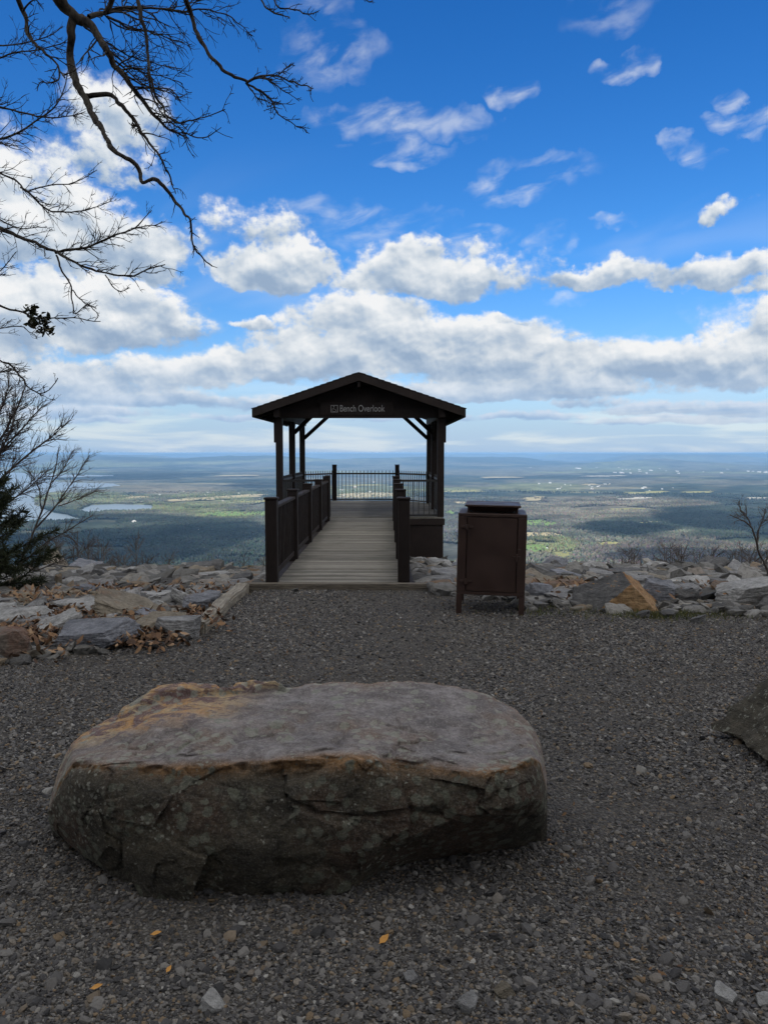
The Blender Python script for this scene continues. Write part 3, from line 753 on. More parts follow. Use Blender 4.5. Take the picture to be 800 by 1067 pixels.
ramp_rail(XR+.075, -1, 'dark brown picket railing along the right side of the boardwalk seen end on')
# ground timbers
o = MB().box(-1.27, 1.23, -.07, .07, -.08, .065).build('edging_timber', M['timberx'], None, .012, 2); o.location = (-.48, 8.87, 0)
tag(o, 'dark squared timber across the near end of the boardwalk', 'timber')
t_ = MB()
yy_ = np.linspace(6.55, 8.72, 12)
prev = None
o = MB().box(-.075, .075, -1.12, 1.12, -.03, .10).build('edging_timber', M['timber'], None, .016, 2); o.location = (-1.68, 7.68, 0); o.rotation_euler = (R(-.8), R(3), R(.6))
bm = bmesh.new(); bm.from_mesh(o.data); bmesh.ops.subdivide_edges(bm, edges=[e for e in bm.edges if e.calc_length() > 1.5], cuts=26)
for v in bm.verts:
    q = np.array([v.co]); v.co.x += float((fbm(q*np.array([2, 3, 2])+4, 3)[0]-.5)*.035); v.co.z += float((fbm(q*np.array([3, 2.5, 2])+14, 3)[0]-.5)*.04)
bm.to_mesh(o.data); bm.free()
tag(o, 'pale grey weathered timber lying between the left rocks and the gravel', 'timber')

# ------------------------------------------------------------------ pavilion
PX0, PX1, PYF, PYM, PYR, PYE = -2.60, 1.30, 18.42, 20.9, 23.4, 24.8
pv = empty('pavilion', (-.65, PYF, 0)); tag(pv, 'dark brown open pavilion with a low gable roof at the end of the boardwalk', 'pavilion')
class PB(MB):
    def build(s, name, m, parent=None, bevel=.006, seg=1):
        if parent is pv or parent is None:
            bmesh.ops.translate(s.bm, verts=s.bm.verts, vec=(.65, -PYF, 0))
        return MB.build(s, name, m, parent, bevel, seg)
# floor
b = PB(); y = 18.32
while y < PYE-.05:
    if y+.137 < PYR: xa, xb = PX0-.06, PX1+.06
    else:
        f = (y+.07-PYR)/(PYE-PYR); xa = PX0+(-1.71-PX0)*f-.05; xb = PX1+(.335-PX1)*f+.05
    b.box(xa, xb, y, y+.137, .012, .05+random.uniform(-.002, .002)); y += .1435
b.build('floor_boards', M['deck'], pv, .004)
b = PB(); b.box(PX0-.10, PX1+.10, 18.30, 18.36, -.14, .008); b.box(PX0-.10, PX0-.04, 18.362, PYR, -.14, .008); b.box(PX1+.04, PX1+.10, 18.362, PYR, -.14, .008)
b.bar((PX0-.02, PYR, -.066), (-1.71, PYE, -.066), .06, .148); b.bar((.335, PYE, -.066), (PX1+.02, PYR, -.066), .06, .148); b.box(-1.71, .335, PYE-.03, PYE+.03, -.14, .006)
b.build('rim_board', M['brown2'], pv)
sk = PB(); zb = -2.6
sk.box(PX0-.07, PX1+.07, 18.345, 18.415, zb, -.145); sk.box(PX0-.07, PX0, 18.417, 22.5, zb-2.4, -.145); sk.box(PX1, PX1+.07, 18.417, 22.5, zb-2.4, -.145)
sk.build('skirting', M['brown2'], pv)
for x_ in (PX0+.2, -.65, PX1-.2):
    PB().box(x_-.1, x_+.1, 23.0, 23.2, hz(x_, 23.1)-.5, -.02).build('support_post', M['brown2'], pv)
# posts
for x_ in (PX0, PX1):
    for y_ in (PYF, PYM, PYR):
        PB().box(x_-.08, x_+.08, y_-.08+.001, y_+.08, .051, 2.44).build('post', M['brown'], pv, .008)
    sgn = -1 if x_ < 0 else 1
    PB().box(min(x_+sgn*.081, x_+sgn*.125), max(x_+sgn*.081, x_+sgn*.125), PYF-.05, PYF+.05, 1.85, 2.40).build('outer_cleat', M['brown'], pv)
    PB().box(x_-.07, x_+.07, 17.95, 23.95, 2.442, 2.66).build('side_beam', M['brown'], pv)
    for (ya, s_) in ((PYF, 1), (PYM, 1), (PYM, -1), (PYR, -1)):
        PB().bar((x_, ya+s_*.07, 1.98), (x_, ya+s_*.52, 2.44), .07, .10).build('knee_brace', M['brown'], pv)
xin = .62
for x_, s_ in ((PX0, 1), (PX1, -1)):
    PB().bar((x_+s_*.06, PYR, 2.05), (x_+s_*.80, PYR, 2.72), .08, .11).build('knee_brace', M['brown'], pv)
    PB().bar((x_+s_*.06, PYM, 2.15), (x_+s_*.66, PYM, 2.72), .08, .11).build('knee_brace', M['brown'], pv)
# roof
XC, HW, ZE, ZR = -.655, 2.49, 2.63, 3.47
def slope(x): return ZR-(ZR-ZE)*abs(x-XC)/HW
b = PB(); b.box(PX0-.10, PX1+.10, PYF-.06, PYF+.06, 2.44, 2.68); b.build('front_header', M['brown'], pv)
b = PB(); b.box(PX0+.072, PX1-.072, PYM-.05, PYM+.05, 2.67, 2.83); b.box(PX0+.072, PX1-.072, PYR-.05, PYR+.05, 2.70, 2.86); b.build('tie_beam', M['brown'], pv)
b = PB(); b.prism([(PX0-.12, 2.682), (PX1+.12, 2.682), (PX1+.12, slope(PX1+.12)-.10), (XC, ZR-.10), (PX0-.12, slope(PX0-.12)-.10)], PYF-.03, PYF+.03); b.build('gable_panel', M['brown'], pv, 0)
b = PB(); b.prism([(PX0-.1, slope(PX0-.1)-.11), (XC, ZR-.35), (PX1+.1, slope(PX1+.1)-.11), (XC, ZR-.10)][::-1], PYR-.03, PYR+.03)
b.build('rear_truss', M['brown'], pv, 0)
RY0, RY1 = 17.80, 24.05
for s_ in (-1, 1):
    e = XC+s_*HW
    rf = PB().prism([(XC, ZR-.012), (e, ZE-.012), (e, ZE-.07), (XC, ZR-.07)] if s_ > 0 else [(XC, ZR-.07), (e, ZE-.07), (e, ZE-.012), (XC, ZR-.012)], RY0+.045, RY1-.045).build('roof_deck', M['brown'], pv, 0)
    # shingle courses, each lapping the one below
    sb = PB(); nC = 17
    for k in range(nC):
        f0, f1 = k/nC, min((k+1.12)/nC, 1.02)
        xa, xb = XC+s_*HW*f0, XC+s_*(HW*f1+.0)
        za, zb_ = slope(xa)-.006, slope(xb)+.008
        yv = RY0-.015
        pts = [(xa, za), (xb, zb_), (xb, zb_+.010), (xa, za+.010)]
        sb.prism(pts if s_ > 0 else pts[::-1], RY0-.012, RY1+.012)
    sb.build('shingles', M['shingle'], pv, 0)
    for yy_ in (RY0, RY1-.042):
        d_ = .175
        pts = [(XC, ZR-.014), (e, ZE-.014), (e, ZE-.014-d_), (XC, ZR-.014-d_)]
        PB().prism(pts if s_ > 0 else pts[::-1], yy_, yy_+.042).build('barge_board', M['brown2'], pv, 0)
    PB().box(min(e, e-s_*.035), max(e, e-s_*.035), RY0+.044, RY1-.044, ZE-.20, ZE-.02).build('eave_fascia', M['brown2'], pv, 0)
    rb = PB()
    for yy_ in np.arange(RY0+.55, RY1-.2, .61):
        rb.bar((XC, yy_, ZR-.13), (e-s_*.05, yy_, ZE-.13), .045, .115)
    rb.build('rafter', M['brown'], pv, 0)
PB().box(XC-.03, XC+.03, RY0+.05, RY1-.05, ZR-.33, ZR-.075).build('ridge_beam', M['brown'], pv, 0)
# sign on the header
sg = empty('overlook_sign', (-.655, PYF-.075, 2.66)); tag(sg, 'dark sign lettered Bench Overlook in white on the front gable of the pavilion', 'sign')
MB().box(-.95, .82, -.012, .012, -.155, .155).build('board', M['brown'], sg, .004)
tx = bpy.data.curves.new('lettering', 'FONT'); tx.body = 'Bench Overlook'; tx.size = .225; tx.extrude = .003; tx.align_x = 'LEFT'; tx.align_y = 'CENTER'
to = bpy.data.objects.new('lettering', tx); COL.objects.link(to); tx.materials.append(M['white']); to.parent = sg
to.location = (-.48, -.017, 0); to.rotation_euler = (R(90), 0, 0); to.scale = (.80, 1, 1)
bpy.context.view_layer.update()
wdt = to.dimensions.x
sx_ = .80*1.07/wdt
lm = bpy.data.meshes.new_from_object(to.evaluated_get(bpy.context.evaluated_depsgraph_get())); bpy.data.objects.remove(to)
lo = bpy.data.objects.new('lettering', lm); COL.objects.link(lo); lo.parent = sg; lo.location = (-.48, -.017, 0); lo.rotation_euler = (R(90), 0, 0); lo.scale = (sx_, 1, 1)
ic = MB(); q = .085
for a_ in ((-q, q, -q, -q+.012), (-q, q, q-.012, q)): ic.box(a_[0], a_[1], -.019, -.0125, a_[2], a_[3])
for a_ in ((-q, -q+.012), (q-.012, q)): ic.box(a_[0], a_[1], -.019, -.0125, -q+.0125, q-.0125)
ic.cyl((-.012, -.0158, .052), .014, .006, 'y'); ic.bar((-.012, -.0158, .034), (-.004, -.0158, -.012), .006, .014, (0, 1, 0)); ic.bar((-.003, -.0158, -.018), (.034, -.0158, -.020), .006, .013, (0, 1, 0)); ic.bar((.036, -.0158, -.022), (.050, -.0158, -.060), .006, .012, (0, 1, 0))
for k in range(9):
    a0, a1 = R(110+k*26), R(110+(k+1)*26); ic.bar((-.008+.042*math.cos(a0), -.0158, -.028+.042*math.sin(a0)), (-.008+.042*math.cos(a1), -.0158, -.028+.042*math.sin(a1)), .006, .010, (0, 1, 0))
o = ic.build('access_symbol', M['white'], sg, 0); o.location = (-.605, 0, 0)

# guard rail round the platform, thin metal pickets that stand above the rail
gr = empty('guard_railing', (-.65, PYF, 0)); tag(gr, 'black metal guard railing of thin upright pickets round the pavilion platform', 'railing')
def seg(a, b_, top=.93, over=.10, n=None):
    a, b_ = Vector((a[0]+.65, a[1]-PYF, 0)), Vector((b_[0]+.65, b_[1]-PYF, 0)); d = b_-a; L = d.length
    up = Vector((0, 0, 1))
    MB().bar(a+up*top, b_+up*top, .045, .05).build('top_rail', M['black'], gr, .004)
    MB().bar(a+up*.09, b_+up*.09, .035, .04).build('bottom_rail', M['black'], gr, .004)
    n = n or int(L/.115); m_ = MB(); dn = d.normalized()
    for i in range(n):
        p = a+d*((i+.5)/n)
        for z0, z1 in ((.111, top-.0255), (top+.0255, top+over)) if over > 0 else ((.111, top-.0255),):
            m_.bar(p+up*z0, p+up*z1, .016, .016, dn)
    m_.build('picket_panel', M['black'], gr, 0)
for x_ in (-1.71, .335):
    p = MB().box(x_+.65-.07, x_+.65+.07, PYE-PYF-.07, PYE-PYF+.07, .051, 1.20).build('post', M['brown'], gr)
    MB().box(x_+.65-.08, x_+.65+.08, PYE-PYF-.08, PYE-PYF+.08, 1.202, 1.225).build('post_cap', M['brown'], p)
seg((-1.64, PYE), (.265, PYE)); seg((PX0+.06, PYR+.09), (-1.75, PYE-.06)); seg((.375, PYE-.06), (PX1-.06, PYR+.09))
for x_ in (PX0, PX1):
    seg((x_, PYF+.085), (x_, PYM-.085)); seg((x_, PYM+.085), (x_, PYR-.085))
seg((XR+.20, PYF), (PX1-.085, PYF), .93, 0.); seg((PX0+.085, PYF), (XL-.20, PYF), .93, 0.)
for x_ in (XR+.13, XL-.13): MB().box(x_+.65-.06, x_+.65+.06, -.06, .06, .051, 1.06).build('post', M['brown'], gr)

# ------------------------------------------------------------------ bin
bn = empty('trash_bin', (1.065, 7.76, hz(1.06, 7.75)-.005), (R(.5), R(1.1), R(-8)))
tag(bn, 'dark brown steel trash bin on legs with a raised lid beside the boardwalk', 'trash bin')
W, D_, H0, H1 = .335, .33, .20, 1.01
MB().box(-W, W, -D_+.02, D_, H0, H1).build('body', M['bin'], bn, .008, 2)
MB().box(-W, W, -D_-.002, -D_+.018, H0, H0+.028).box(-W, W, -D_-.002, -D_+.018, H1-.03, H1).box(-W, -W+.085, -D_-.002, -D_+.018, H0+.0285, H1-.0305).box(W-.085, W, -D_-.002, -D_+.018, H0+.0285, H1-.0305).build('door_frame', M['bin'], bn, .003)
dr = MB().box(-W+.094, W-.094, -D_-.006, -D_+.018, H0+.036, H1-.038).build('door', M['bin'], bn, .005, 2)
for z_ in (.335, .875):
    h = MB(); h.box(-W+.035, -W+.155, -D_-.018, -D_-.0065, z_-.012, z_+.012); h.cyl((-W+.09, -D_-.020, z_), .013, .05, 'z'); h.build('hinge', M['bin'], dr, .002)
h = MB(); h.box(W-.125, W-.055, -D_-.022, -D_-.0065, .575, .60); h.cyl((W-.07, -D_-.014, .66), .016, .016, 'y'); h.box(W-.10, W-.082, -D_-.034, -D_-.023, .55, .625); h.build('latch', M['bin'], dr, .002)
for x_ in (-W, W-.055):
    for y_ in (-D_, D_-.055):
        MB().box(x_, x_+.055, y_+.001, y_+.006, -.05, H0-.001).box(x_ if x_ < 0 else x_+.049, x_+.006 if x_ < 0 else x_+.055, y_+.0065, y_+.055, -.05, H0-.001).build('leg', M['bin'], bn, .001)
ld = MB(); ld.hexa([(-.20, -.21, H1+.012), (.20, -.21, H1+.012), (.20, .23, H1+.012), (-.20, .23, H1+.012), (-.262, -.27, H1+.062), (.262, -.27, H1+.062), (.262, .27, H1+.062), (-.262, .27, H1+.062)])
ld.box(-.275, .275, -.28, .28, H1+.0625, H1+.083); l_ = ld.build('lid', M['bin'], bn, .004)
MB().box(-.25, -.225, -.2, .2, H1+.001, H1+.055).box(.225, .25, -.2, .2, H1+.001, H1+.055).build('lid_bracket', M['bin'], l_, .002)

# ------------------------------------------------------------------ trees
class Tubes:
    def __init__(s): s.V, s.F, s.n = [], [], 0
    def add(s, pts, r0, r1, k=5):
        pts = np.asarray(pts, float); n = len(pts)
        if n < 2: return
        tan = np.gradient(pts, axis=0); tan /= np.linalg.norm(tan, axis=1)[:, None]+1e-9
        ref = np.array([.3, .9, .2]); u = np.cross(tan, ref); u /= np.linalg.norm(u, axis=1)[:, None]+1e-9; w = np.cross(tan, u)
        rad = (np.linspace(0, 1, n)[:, None]*(r1-r0)+r0)*(1+(vnoise(pts*14+.5)[:, None]-.5)*.5)
        a = np.arange(k)*2*np.pi/k
        ring = pts[:, None]+rad[:, None]*(np.cos(a)[None, :, None]*u[:, None]+np.sin(a)[None, :, None]*w[:, None])
        ii = np.arange(n*k).reshape(n, k)+s.n; jj = np.roll(ii, -1, 1)
        s.V.append(ring.reshape(-1, 3)); s.F.append(np.stack([ii[:-1], jj[:-1], jj[1:], ii[1:]], -1).reshape(-1, 4)); s.n += n*k
    def build(s, name, m, parent=None, smooth=True):
        if parent:
            off = np.array(parent.location)
        else: off = np.zeros(3)
        return np_mesh(name, np.concatenate(s.V)-off, np.concatenate(s.F), m, parent, smooth)
def smooth_path(pts, n):
    pts = np.asarray(pts, float)
    L = np.concatenate([[0], np.cumsum(np.linalg.norm(np.diff(pts, axis=0), axis=1))]); t = np.linspace(0, L[-1], n)
    i = np.clip(np.searchsorted(L, t, 'right')-1, 0, len(pts)-2); f = ((t-L[i])/(L[i+1]-L[i]+1e-9))[:, None]
    g_ = lambda j: pts[np.clip(j, 0, len(pts)-1)]
    p0, p1, p2, p3 = g_(i-1), g_(i), g_(i+1), g_(i+2)
    return .5*((2*p1)+(-p0+p2)*f+(2*p0-5*p1+4*p2-p3)*f*f+(-p0+3*p1-3*p2+p3)*f**3)
def twigs(T, path, r_at, length, n, depth, r, start=.15, spread=(.5, 1.0), bias=(0, 0, 0), flat=.6):
    """side twigs with a gentle zig-zag, recursing"""
    m = len(path)
    for _ in range(n):
        f = start+(1-start)*r.random(); i = min(int(f*(m-1)), m-2)
        p = path[i]; tan = path[i+1]-path[i]; tan /= np.linalg.norm(tan)+1e-9
        side = r.normal(0, 1, 3)*np.array([1, flat, 1]); side -= tan*side.dot(tan); side /= np.linalg.norm(side)+1e-9
        a = r.uniform(*spread); d = tan*math.cos(a)+side*math.sin(a)+np.array(bias); d /= np.linalg.norm(d)
        L = length*r.uniform(.45, 1.15)*(1-.5*f); k = max(4, int(5+L*6)); q = [p]
        cur = d
        for j in range(k):
            cur = cur+r.normal(0, .20, 3)*np.array([1, flat, 1])+np.array(bias)*.12; cur /= np.linalg.norm(cur); q.append(q[-1]+cur*L/k)
        q = np.array(q); rr0 = min(r_at*(1-.6*f), .003+.0075*L)
        T.add(q, max(rr0, .0022), .0013, 4)
        if depth > 0: twigs(T, q, rr0, L*.5, max(2, int(3+L*4.5)), depth-1, r, .2, spread, bias, flat)
def px_path(pts, d0, d1, r, wob=.10):
    n = len(pts); ds = np.linspace(d0, d1, n)+np.cumsum(r.normal(0, wob/2, n))
    return np.array([at_depth(x, y, d) for (x, y), d in zip(pts, ds)])
def limb(T, pts, d0, d1, w0, w1, tw, tl, depth, r, k=7, **kw):
    """w0, w1: thickness in photo pixels at the ends"""
    c = px_path(pts, d0, d1, r); path = smooth_path(c, max(8, len(pts)*5))
    path = path+(fbm(path*5+r.uniform(0, 9), 3)-.5)[:, None]*np.array([.05, .05, .05])*.8+(fbm(path*19+r.uniform(0, 9), 2)-.5)[:, None]*np.array([.02, .0, .02])
    r0, r1 = w0*d0/FPX/2, w1*d1/FPX/2
    T.add(path, r0, r1, k)
    twigs(T, path, .003, .07, max(4, int(len(pts)*2.2)), 0, r, .2, (.5, 1.2), (0, 0, 0), .6)
    if tw: twigs(T, path, r1*.9+.3*(r0-r1), tl, tw, depth, r, **kw)
    return path
r = np.random.default_rng(42)
# 1. oak whose limbs hang in from the top
t1 = empty('bare_oak', (-4.4, 3.2, hz(-4.4, 3.2))); tag(t1, 'bare oak whose dark gnarled boughs hang into the top left of the view', 'tree')
T = Tubes(); T.add(smooth_path([(-4.4, 3.2, -.3), (-4.35, 3.2, 1.2), (-4.5, 3.25, 3.2), (-4.35, 3.3, 5.2), (-4.2, 3.1, 7.6), (-4.3, 3.2, 9.2)], 26), .24, .07, 12); T.build('trunk', M['bark'], t1)
T = Tubes(); over = [(-560, -60), (-330, -150), (-120, -120), (0, -90), (60, -70), (110, -75), (180, -85), (250, -75), (275, -25), (281, 10), (297, 17), (304, 20)]
D1 = 4.6
limb(T, over[:9], 3.6, 4.8, 22, 5, 0, 0, 0, r, 9)
for p_ in [[(30, -88), (46, -40), (60, -12), (70, 8), (78, 18), (86, 22)]]: limb(T, p_, D1, D1, 15, 11, 0, .3, 0, r, 9)
J = dict(flat=.55)
limb(T, [(76, 15), (74, 40), (74, 60), (80, 85), (87, 101), (97, 115), (105, 135), (112, 148), (122, 160), (135, 168), (145, 180), (149, 190), (160, 187), (170, 195), (180, 208), (190, 222), (197, 232), (198, 243), (203, 258), (214, 272), (221, 277)], D1, 4.3, 8.5, 1.2, 8, .16, 0, r, start=.75, **J)
limb(T, [(84, 20), (92, 25), (105, 38), (115, 52), (122, 68), (130, 76), (141, 92), (150, 107), (163, 124), (178, 135), (197, 144)], D1, 4.9, 9, 1.4, 22, .40, 1, r, **J)
limb(T, [(88, 101), (100, 98), (112, 99), (122, 107), (130, 116), (138, 125), (150, 142), (160, 155), (170, 165), (178, 185), (186, 200)], 4.5, 4.2, 5.5, 1., 14, .28, 1, r, start=.35, **J)
limb(T, [(92, 18), (110, 13), (130, 9), (150, 8), (175, 10), (197, 13)], 4.7, 5.2, 5, 1.6, 26, .50, 1, r, **J)
limb(T, [(197, 12), (215, 10), (235, 15), (250, 26), (262, 38)], 5.2, 5.4, 1.6, .8, 12, .25, 1, r, **J)
limb(T, [(112, 17), (135, 27), (160, 35), (190, 46)], 4.7, 5.2, 3, 1., 16, .36, 1, r, **J)
limb(T, [(112, 12), (122, -10), (138, -8), (147, 15), (152, 35), (154, 55), (155, 75), (160, 98), (168, 110), (176, 120), (188, 127), (200, 125), (218, 120), (234, 114)], 4.8, 4.6, 4.5, .9, 10, .25, 1, r, start=.4, **J)
limb(T, [(155, 72), (160, 100), (172, 118), (185, 132), (200, 142), (215, 143), (230, 133)], 4.7, 4.6, 2.2, .8, 10, .22, 0, r, **J)
limb(T, [(165, -78), (185, -40), (192, -5), (197, 10), (201, 25), (207, 38), (218, 55), (230, 70), (245, 80), (257, 86)], 4.7, 4.5, 6, 3, 0, .2, 0, r, **J)
limb(T, [(257, 86), (270, 80), (290, 80), (310, 87), (326, 92)], 4.5, 4.5, 2.6, .9, 14, .15, 1, r, start=.1, **J)
limb(T, [(257, 86), (262, 90), (272, 95), (282, 107), (286, 116), (296, 122), (310, 131), (316, 132)], 4.5, 4.4, 2.4, .8, 12, .14, 1, r, start=.2, **J)
limb(T, [(256, 86), (262, 98), (275, 107), (284, 110), (293, 104)], 4.5, 4.55, 1.6, .7, 6, .1, 0, r, **J)
limb(T, [(264, 83), (275, 84), (290, 92), (305, 98), (313, 105)], 4.5, 4.6, 1.4, .7, 6, .1, 0, r, **J)
limb(T, [(288, 80), (296, 73), (307, 65)], 4.5, 4.5, 1.2, .7, 5, .08, 0, r, **J)
limb(T, [(262, -40), (271, 0), (281, 10), (297, 17), (302, 19)], 4.8, 4.8, 2.6, .9, 6, .12, 0, r, start=.4, **J)
limb(T, [(275, -20), (290, 7), (310, 10), (322, 15), (330, 13)], 4.8, 4.8, 2, .8, 6, .12, 0, r, start=.4, **J)
limb(T, [(368, -25), (378, -4), (386, 2), (391, -3)], 4.8, 4.8, 1.6, .8, 3, .1, 0, r, **J)
limb(T, [(0, -92), (14, -50), (21, -5), (25, 10), (28, 30), (38, 43), (50, 57), (60, 72), (67, 82)], D1, 4.4, 7, 1.4, 8, .26, 1, r, start=.4, **J)
limb(T, [(27, 10), (33, 2), (40, 0), (45, 6)], 4.5, 4.5, 2, .9, 2, .1, 0, r, **J)
limb(T, [(61, 75), (58, 85), (50, 87), (42, 86), (38, 96)], 4.4, 4.4, 1.6, .8, 2, .1, 0, r, **J)
for y_, k in ((40, 0), (66, 1), (90, 2)):
    limb(T, [(82+14*k, 22+16*k), (105+12*k, 40+16*k), (135+8*k, 58+16*k), (165+5*k, 66+14*k), (190, 72+16*k)], 4.8, 5.2, 2.2, .8, 12, .36, 1, r, **J)
T.build('branches', M['bark'], t1)
# 2. tree left of the frame, boughs reaching in from the left edge
t2 = empty('bare_hardwood_tree', (-6.0, 7.6, hz(-6., 7.6))); tag(t2, 'bare tree whose long boughs reach in from the left edge above the valley', 'tree')
T = Tubes(); T.add(smooth_path([(-6.0, 7.6, -.5), (-5.9, 7.6, 1.4), (-6.05, 7.65, 3.4), (-5.9, 7.7, 5.6), (-6.0, 7.6, 8.2)], 22), .19, .05, 10); T.build('trunk', M['bark'], t2)
T = Tubes(); D2 = 7.4
kw = dict(flat=.5, bias=(.10, 0, .10))
limb(T, [(-220, 262), (-120, 236), (-60, 228), (-20, 232), (0, 238), (15, 244), (30, 250), (45, 257), (58, 263), (75, 270), (95, 280), (110, 285), (125, 288), (140, 287), (155, 280), (172, 276)], 7.6, 7.2, 7, 1., 39, .42, 1, r, start=.45, **kw)
limb(T, [(58, 263), (75, 260), (90, 258), (105, 252), (120, 245), (140, 238), (152, 226), (158, 219)], 7.4, 7.5, 3.2, .8, 30, .34, 1, r, **kw)
limb(T, [(138, 238), (152, 236), (162, 235), (170, 230)], 7.4, 7.5, 1.4, .7, 9, .2, 0, r, **kw)
limb(T, [(59, 266), (63, 280), (72, 295), (75, 305), (76, 320), (80, 326), (90, 318), (101, 321)], 7.3, 7.2, 2.2, .8, 15, .22, 1, r, start=.3, **kw)
limb(T, [(75, 303), (85, 312), (95, 320), (103, 330)], 7.3, 7.2, 1.2, .7, 6, .15, 0, r, **kw)
limb(T, [(110, 286), (118, 298), (126, 304), (134, 300)], 7.2, 7.2, 1.3, .7, 6, .15, 0, r, **kw)
limb(T, [(-190, 230), (-90, 175), (-20, 150), (0, 145), (20, 138), (35, 128), (50, 118), (62, 105), (68, 90), (71, 75)], 7.6, 7.3, 5, .9, 39, .45, 1, r, start=.4, **kw)
limb(T, [(-150, 175), (-60, 115), (-10, 110), (20, 117), (45, 122), (70, 122), (90, 116)], 7.7, 7.4, 4, .8, 36, .45, 1, r, start=.4, **kw)
limb(T, [(-180, 220), (-70, 170), (-15, 175), (0, 180), (15, 187), (26, 199), (40, 196), (58, 192), (78, 190), (102, 177)], 7.7, 7.5, 4, .8, 39, .42, 1, r, start=.4, **kw)
limb(T, [(22, 195), (35, 203), (45, 215), (60, 221), (90, 219), (117, 209)], 7.5, 7.5, 2, .8, 27, .35, 1, r, **kw)
limb(T, [(-140, 110), (-60, 66), (-10, 63), (15, 55), (40, 52), (68, 44)], 7.8, 7.5, 3.4, .8, 33, .42, 1, r, start=.4, **kw)
limb(T, [(-140, 90), (-60, 52), (-10, 48), (20, 46), (50, 38), (66, 27)], 7.9, 7.7, 3., .8, 30, .4, 1, r, start=.4, **kw)
limb(T, [(-40, 200), (-5, 225), (12, 235), (25, 238), (50, 236)], 7.4, 7.4, 2., .8, 18, .32, 1, r, **kw)
limb(T, [(-60, 290), (-15, 290), (0, 283), (10, 272), (18, 262)], 7.4, 7.4, 2., .8, 15, .3, 1, r, **kw)
limb(T, [(-230, 330), (-90, 306), (-15, 312), (0, 318), (15, 322), (28, 325), (40, 331), (52, 332), (80, 331), (105, 335)], 7.5, 7.3, 5, .8, 18, .25, 1, r, start=.5, **kw)
limb(T, [(-30, 345), (0, 342), (20, 340), (40, 352)], 7.5, 7.4, 1.6, .8, 12, .3, 1, r, **kw)
limb(T, [(-230, 395), (-90, 370), (-10, 372), (0, 375), (12, 380), (20, 390), (30, 402), (40, 409), (52, 406), (60, 394)], 7.5, 7.2, 5, .9, 27, .32, 1, r, start=.5, **kw)
limb(T, [(-30, 395), (0, 388), (12, 386), (22, 391)], 7.4, 7.2, 2.2, .9, 12, .32, 1, r, **kw)
T.build('branches', M['bark'], t2)
P = []
for _ in range(130):
    a = 42+random.uniform(-18, 16)*random.uniform(.4, 1); P.append(at_depth(a, 336+(a-44)*.5+random.uniform(-16, 16)*random.uniform(.2, 1), 7.35+random.gauss(0, .05)))
V, F = leaf_mesh(np.array(P), .034, 9); np_mesh('leaf_cluster', V-np.array(t2.location), F, M['leaf_green'], t2)
# 3. fine twigged tree low at the left edge, 4. slender sapling, 5. sapling at the right edge
def small_tree(name, base, label, paths, d, m, seed, tw=26, tl=.5, **kw):
    r = np.random.default_rng(seed); o = empty(name, base); tag(o, label, 'tree' if 'tree' in name else 'sapling')
    S = Tubes(); B_ = Tubes()
    for k, (pts, w0, w1) in enumerate(paths):
        limb(S if k == 0 else B_, pts, d, d+r.normal(0, .25), w0, w1, 0, 0, 0, r, 6)
        c = smooth_path(px_path(pts, d, d, r, .02), 30)
        twigs(B_, c, w0*d/FPX/2*.6, tl, tw, 1, r, .25, (.35, .9), kw.get('bias', (.05, 0, .25)), .7)
    S.build('trunk', m, o); B_.build('crown', m, o)
    return o
x_, y_ = -6.6, 11.6
small_tree('bare_tree', (x_, y_, hz(x_, y_)), 'grey fine twigged bare tree rising behind the evergreen at the left edge', [
    ([(-50, 640), (-44, 580), (-38, 520), (-26, 470), (-15, 420), (-6, 390)], 9, 2), ([(-38, 530), (-12, 480), (8, 445), (20, 420), (27, 402)], 4, 1), ([(-38, 520), (-5, 478), (22, 448), (44, 424)], 3.6, 1),
    ([(-40, 550), (-4, 505), (28, 475), (58, 452), (70, 440)], 3.6, 1), ([(-30, 480), (-10, 445), (4, 420), (10, 396)], 3, .8), ([(-40, 560), (0, 530), (28, 510), (48, 492)], 3, .8), ([(-36, 510), (0, 470), (14, 440), (16, 412)], 3, .8)], 11.6, M['bark_grey'], 3, 64, .7)
g = at_depth(8, 612, 12.2)
small_tree('sapling', (g[0], g[1], hz(g[0], g[1])), 'slender leafless sapling leaning right beside the evergreen', [
    ([(6, 618), (22, 585), (36, 552), (48, 520), (57, 490), (62, 466)], 3.4, .8), ([(38, 550), (58, 528), (76, 502), (94, 474)], 2, .7), ([(20, 590), (48, 566), (72, 552), (98, 536)], 2, .7), ([(44, 530), (40, 508), (30, 490)], 1.5, .6),
    ([(52, 505), (66, 490), (76, 470)], 1.3, .6), ([(14, 604), (50, 590), (80, 578), (96, 568)], 1.6, .6), ([(60, 528), (82, 520), (100, 512)], 1.2, .6)], 12.2, M['bark_grey'], 5, 32, .5)
g = at_depth(806, 606, 11.5)
small_tree('sapling', (g[0], g[1], hz(g[0], g[1])), 'bent bare sapling at the right edge behind the big pale boulder', [
    ([(812, 618), (800, 596), (791, 578), (787, 562), (782, 549), (772, 541), (760, 536)], 3.2, .9), ([(788, 566), (790, 552), (795, 540), (797, 530)], 1.8, .7), ([(782, 549), (778, 540), (772, 532), (770, 522)], 1.4, .6), ([(795, 588), (806, 570), (815, 550)], 2, .7)], 11.5, M['bark_grey'], 8, 16, .34, bias=(-.02, 0, .08))
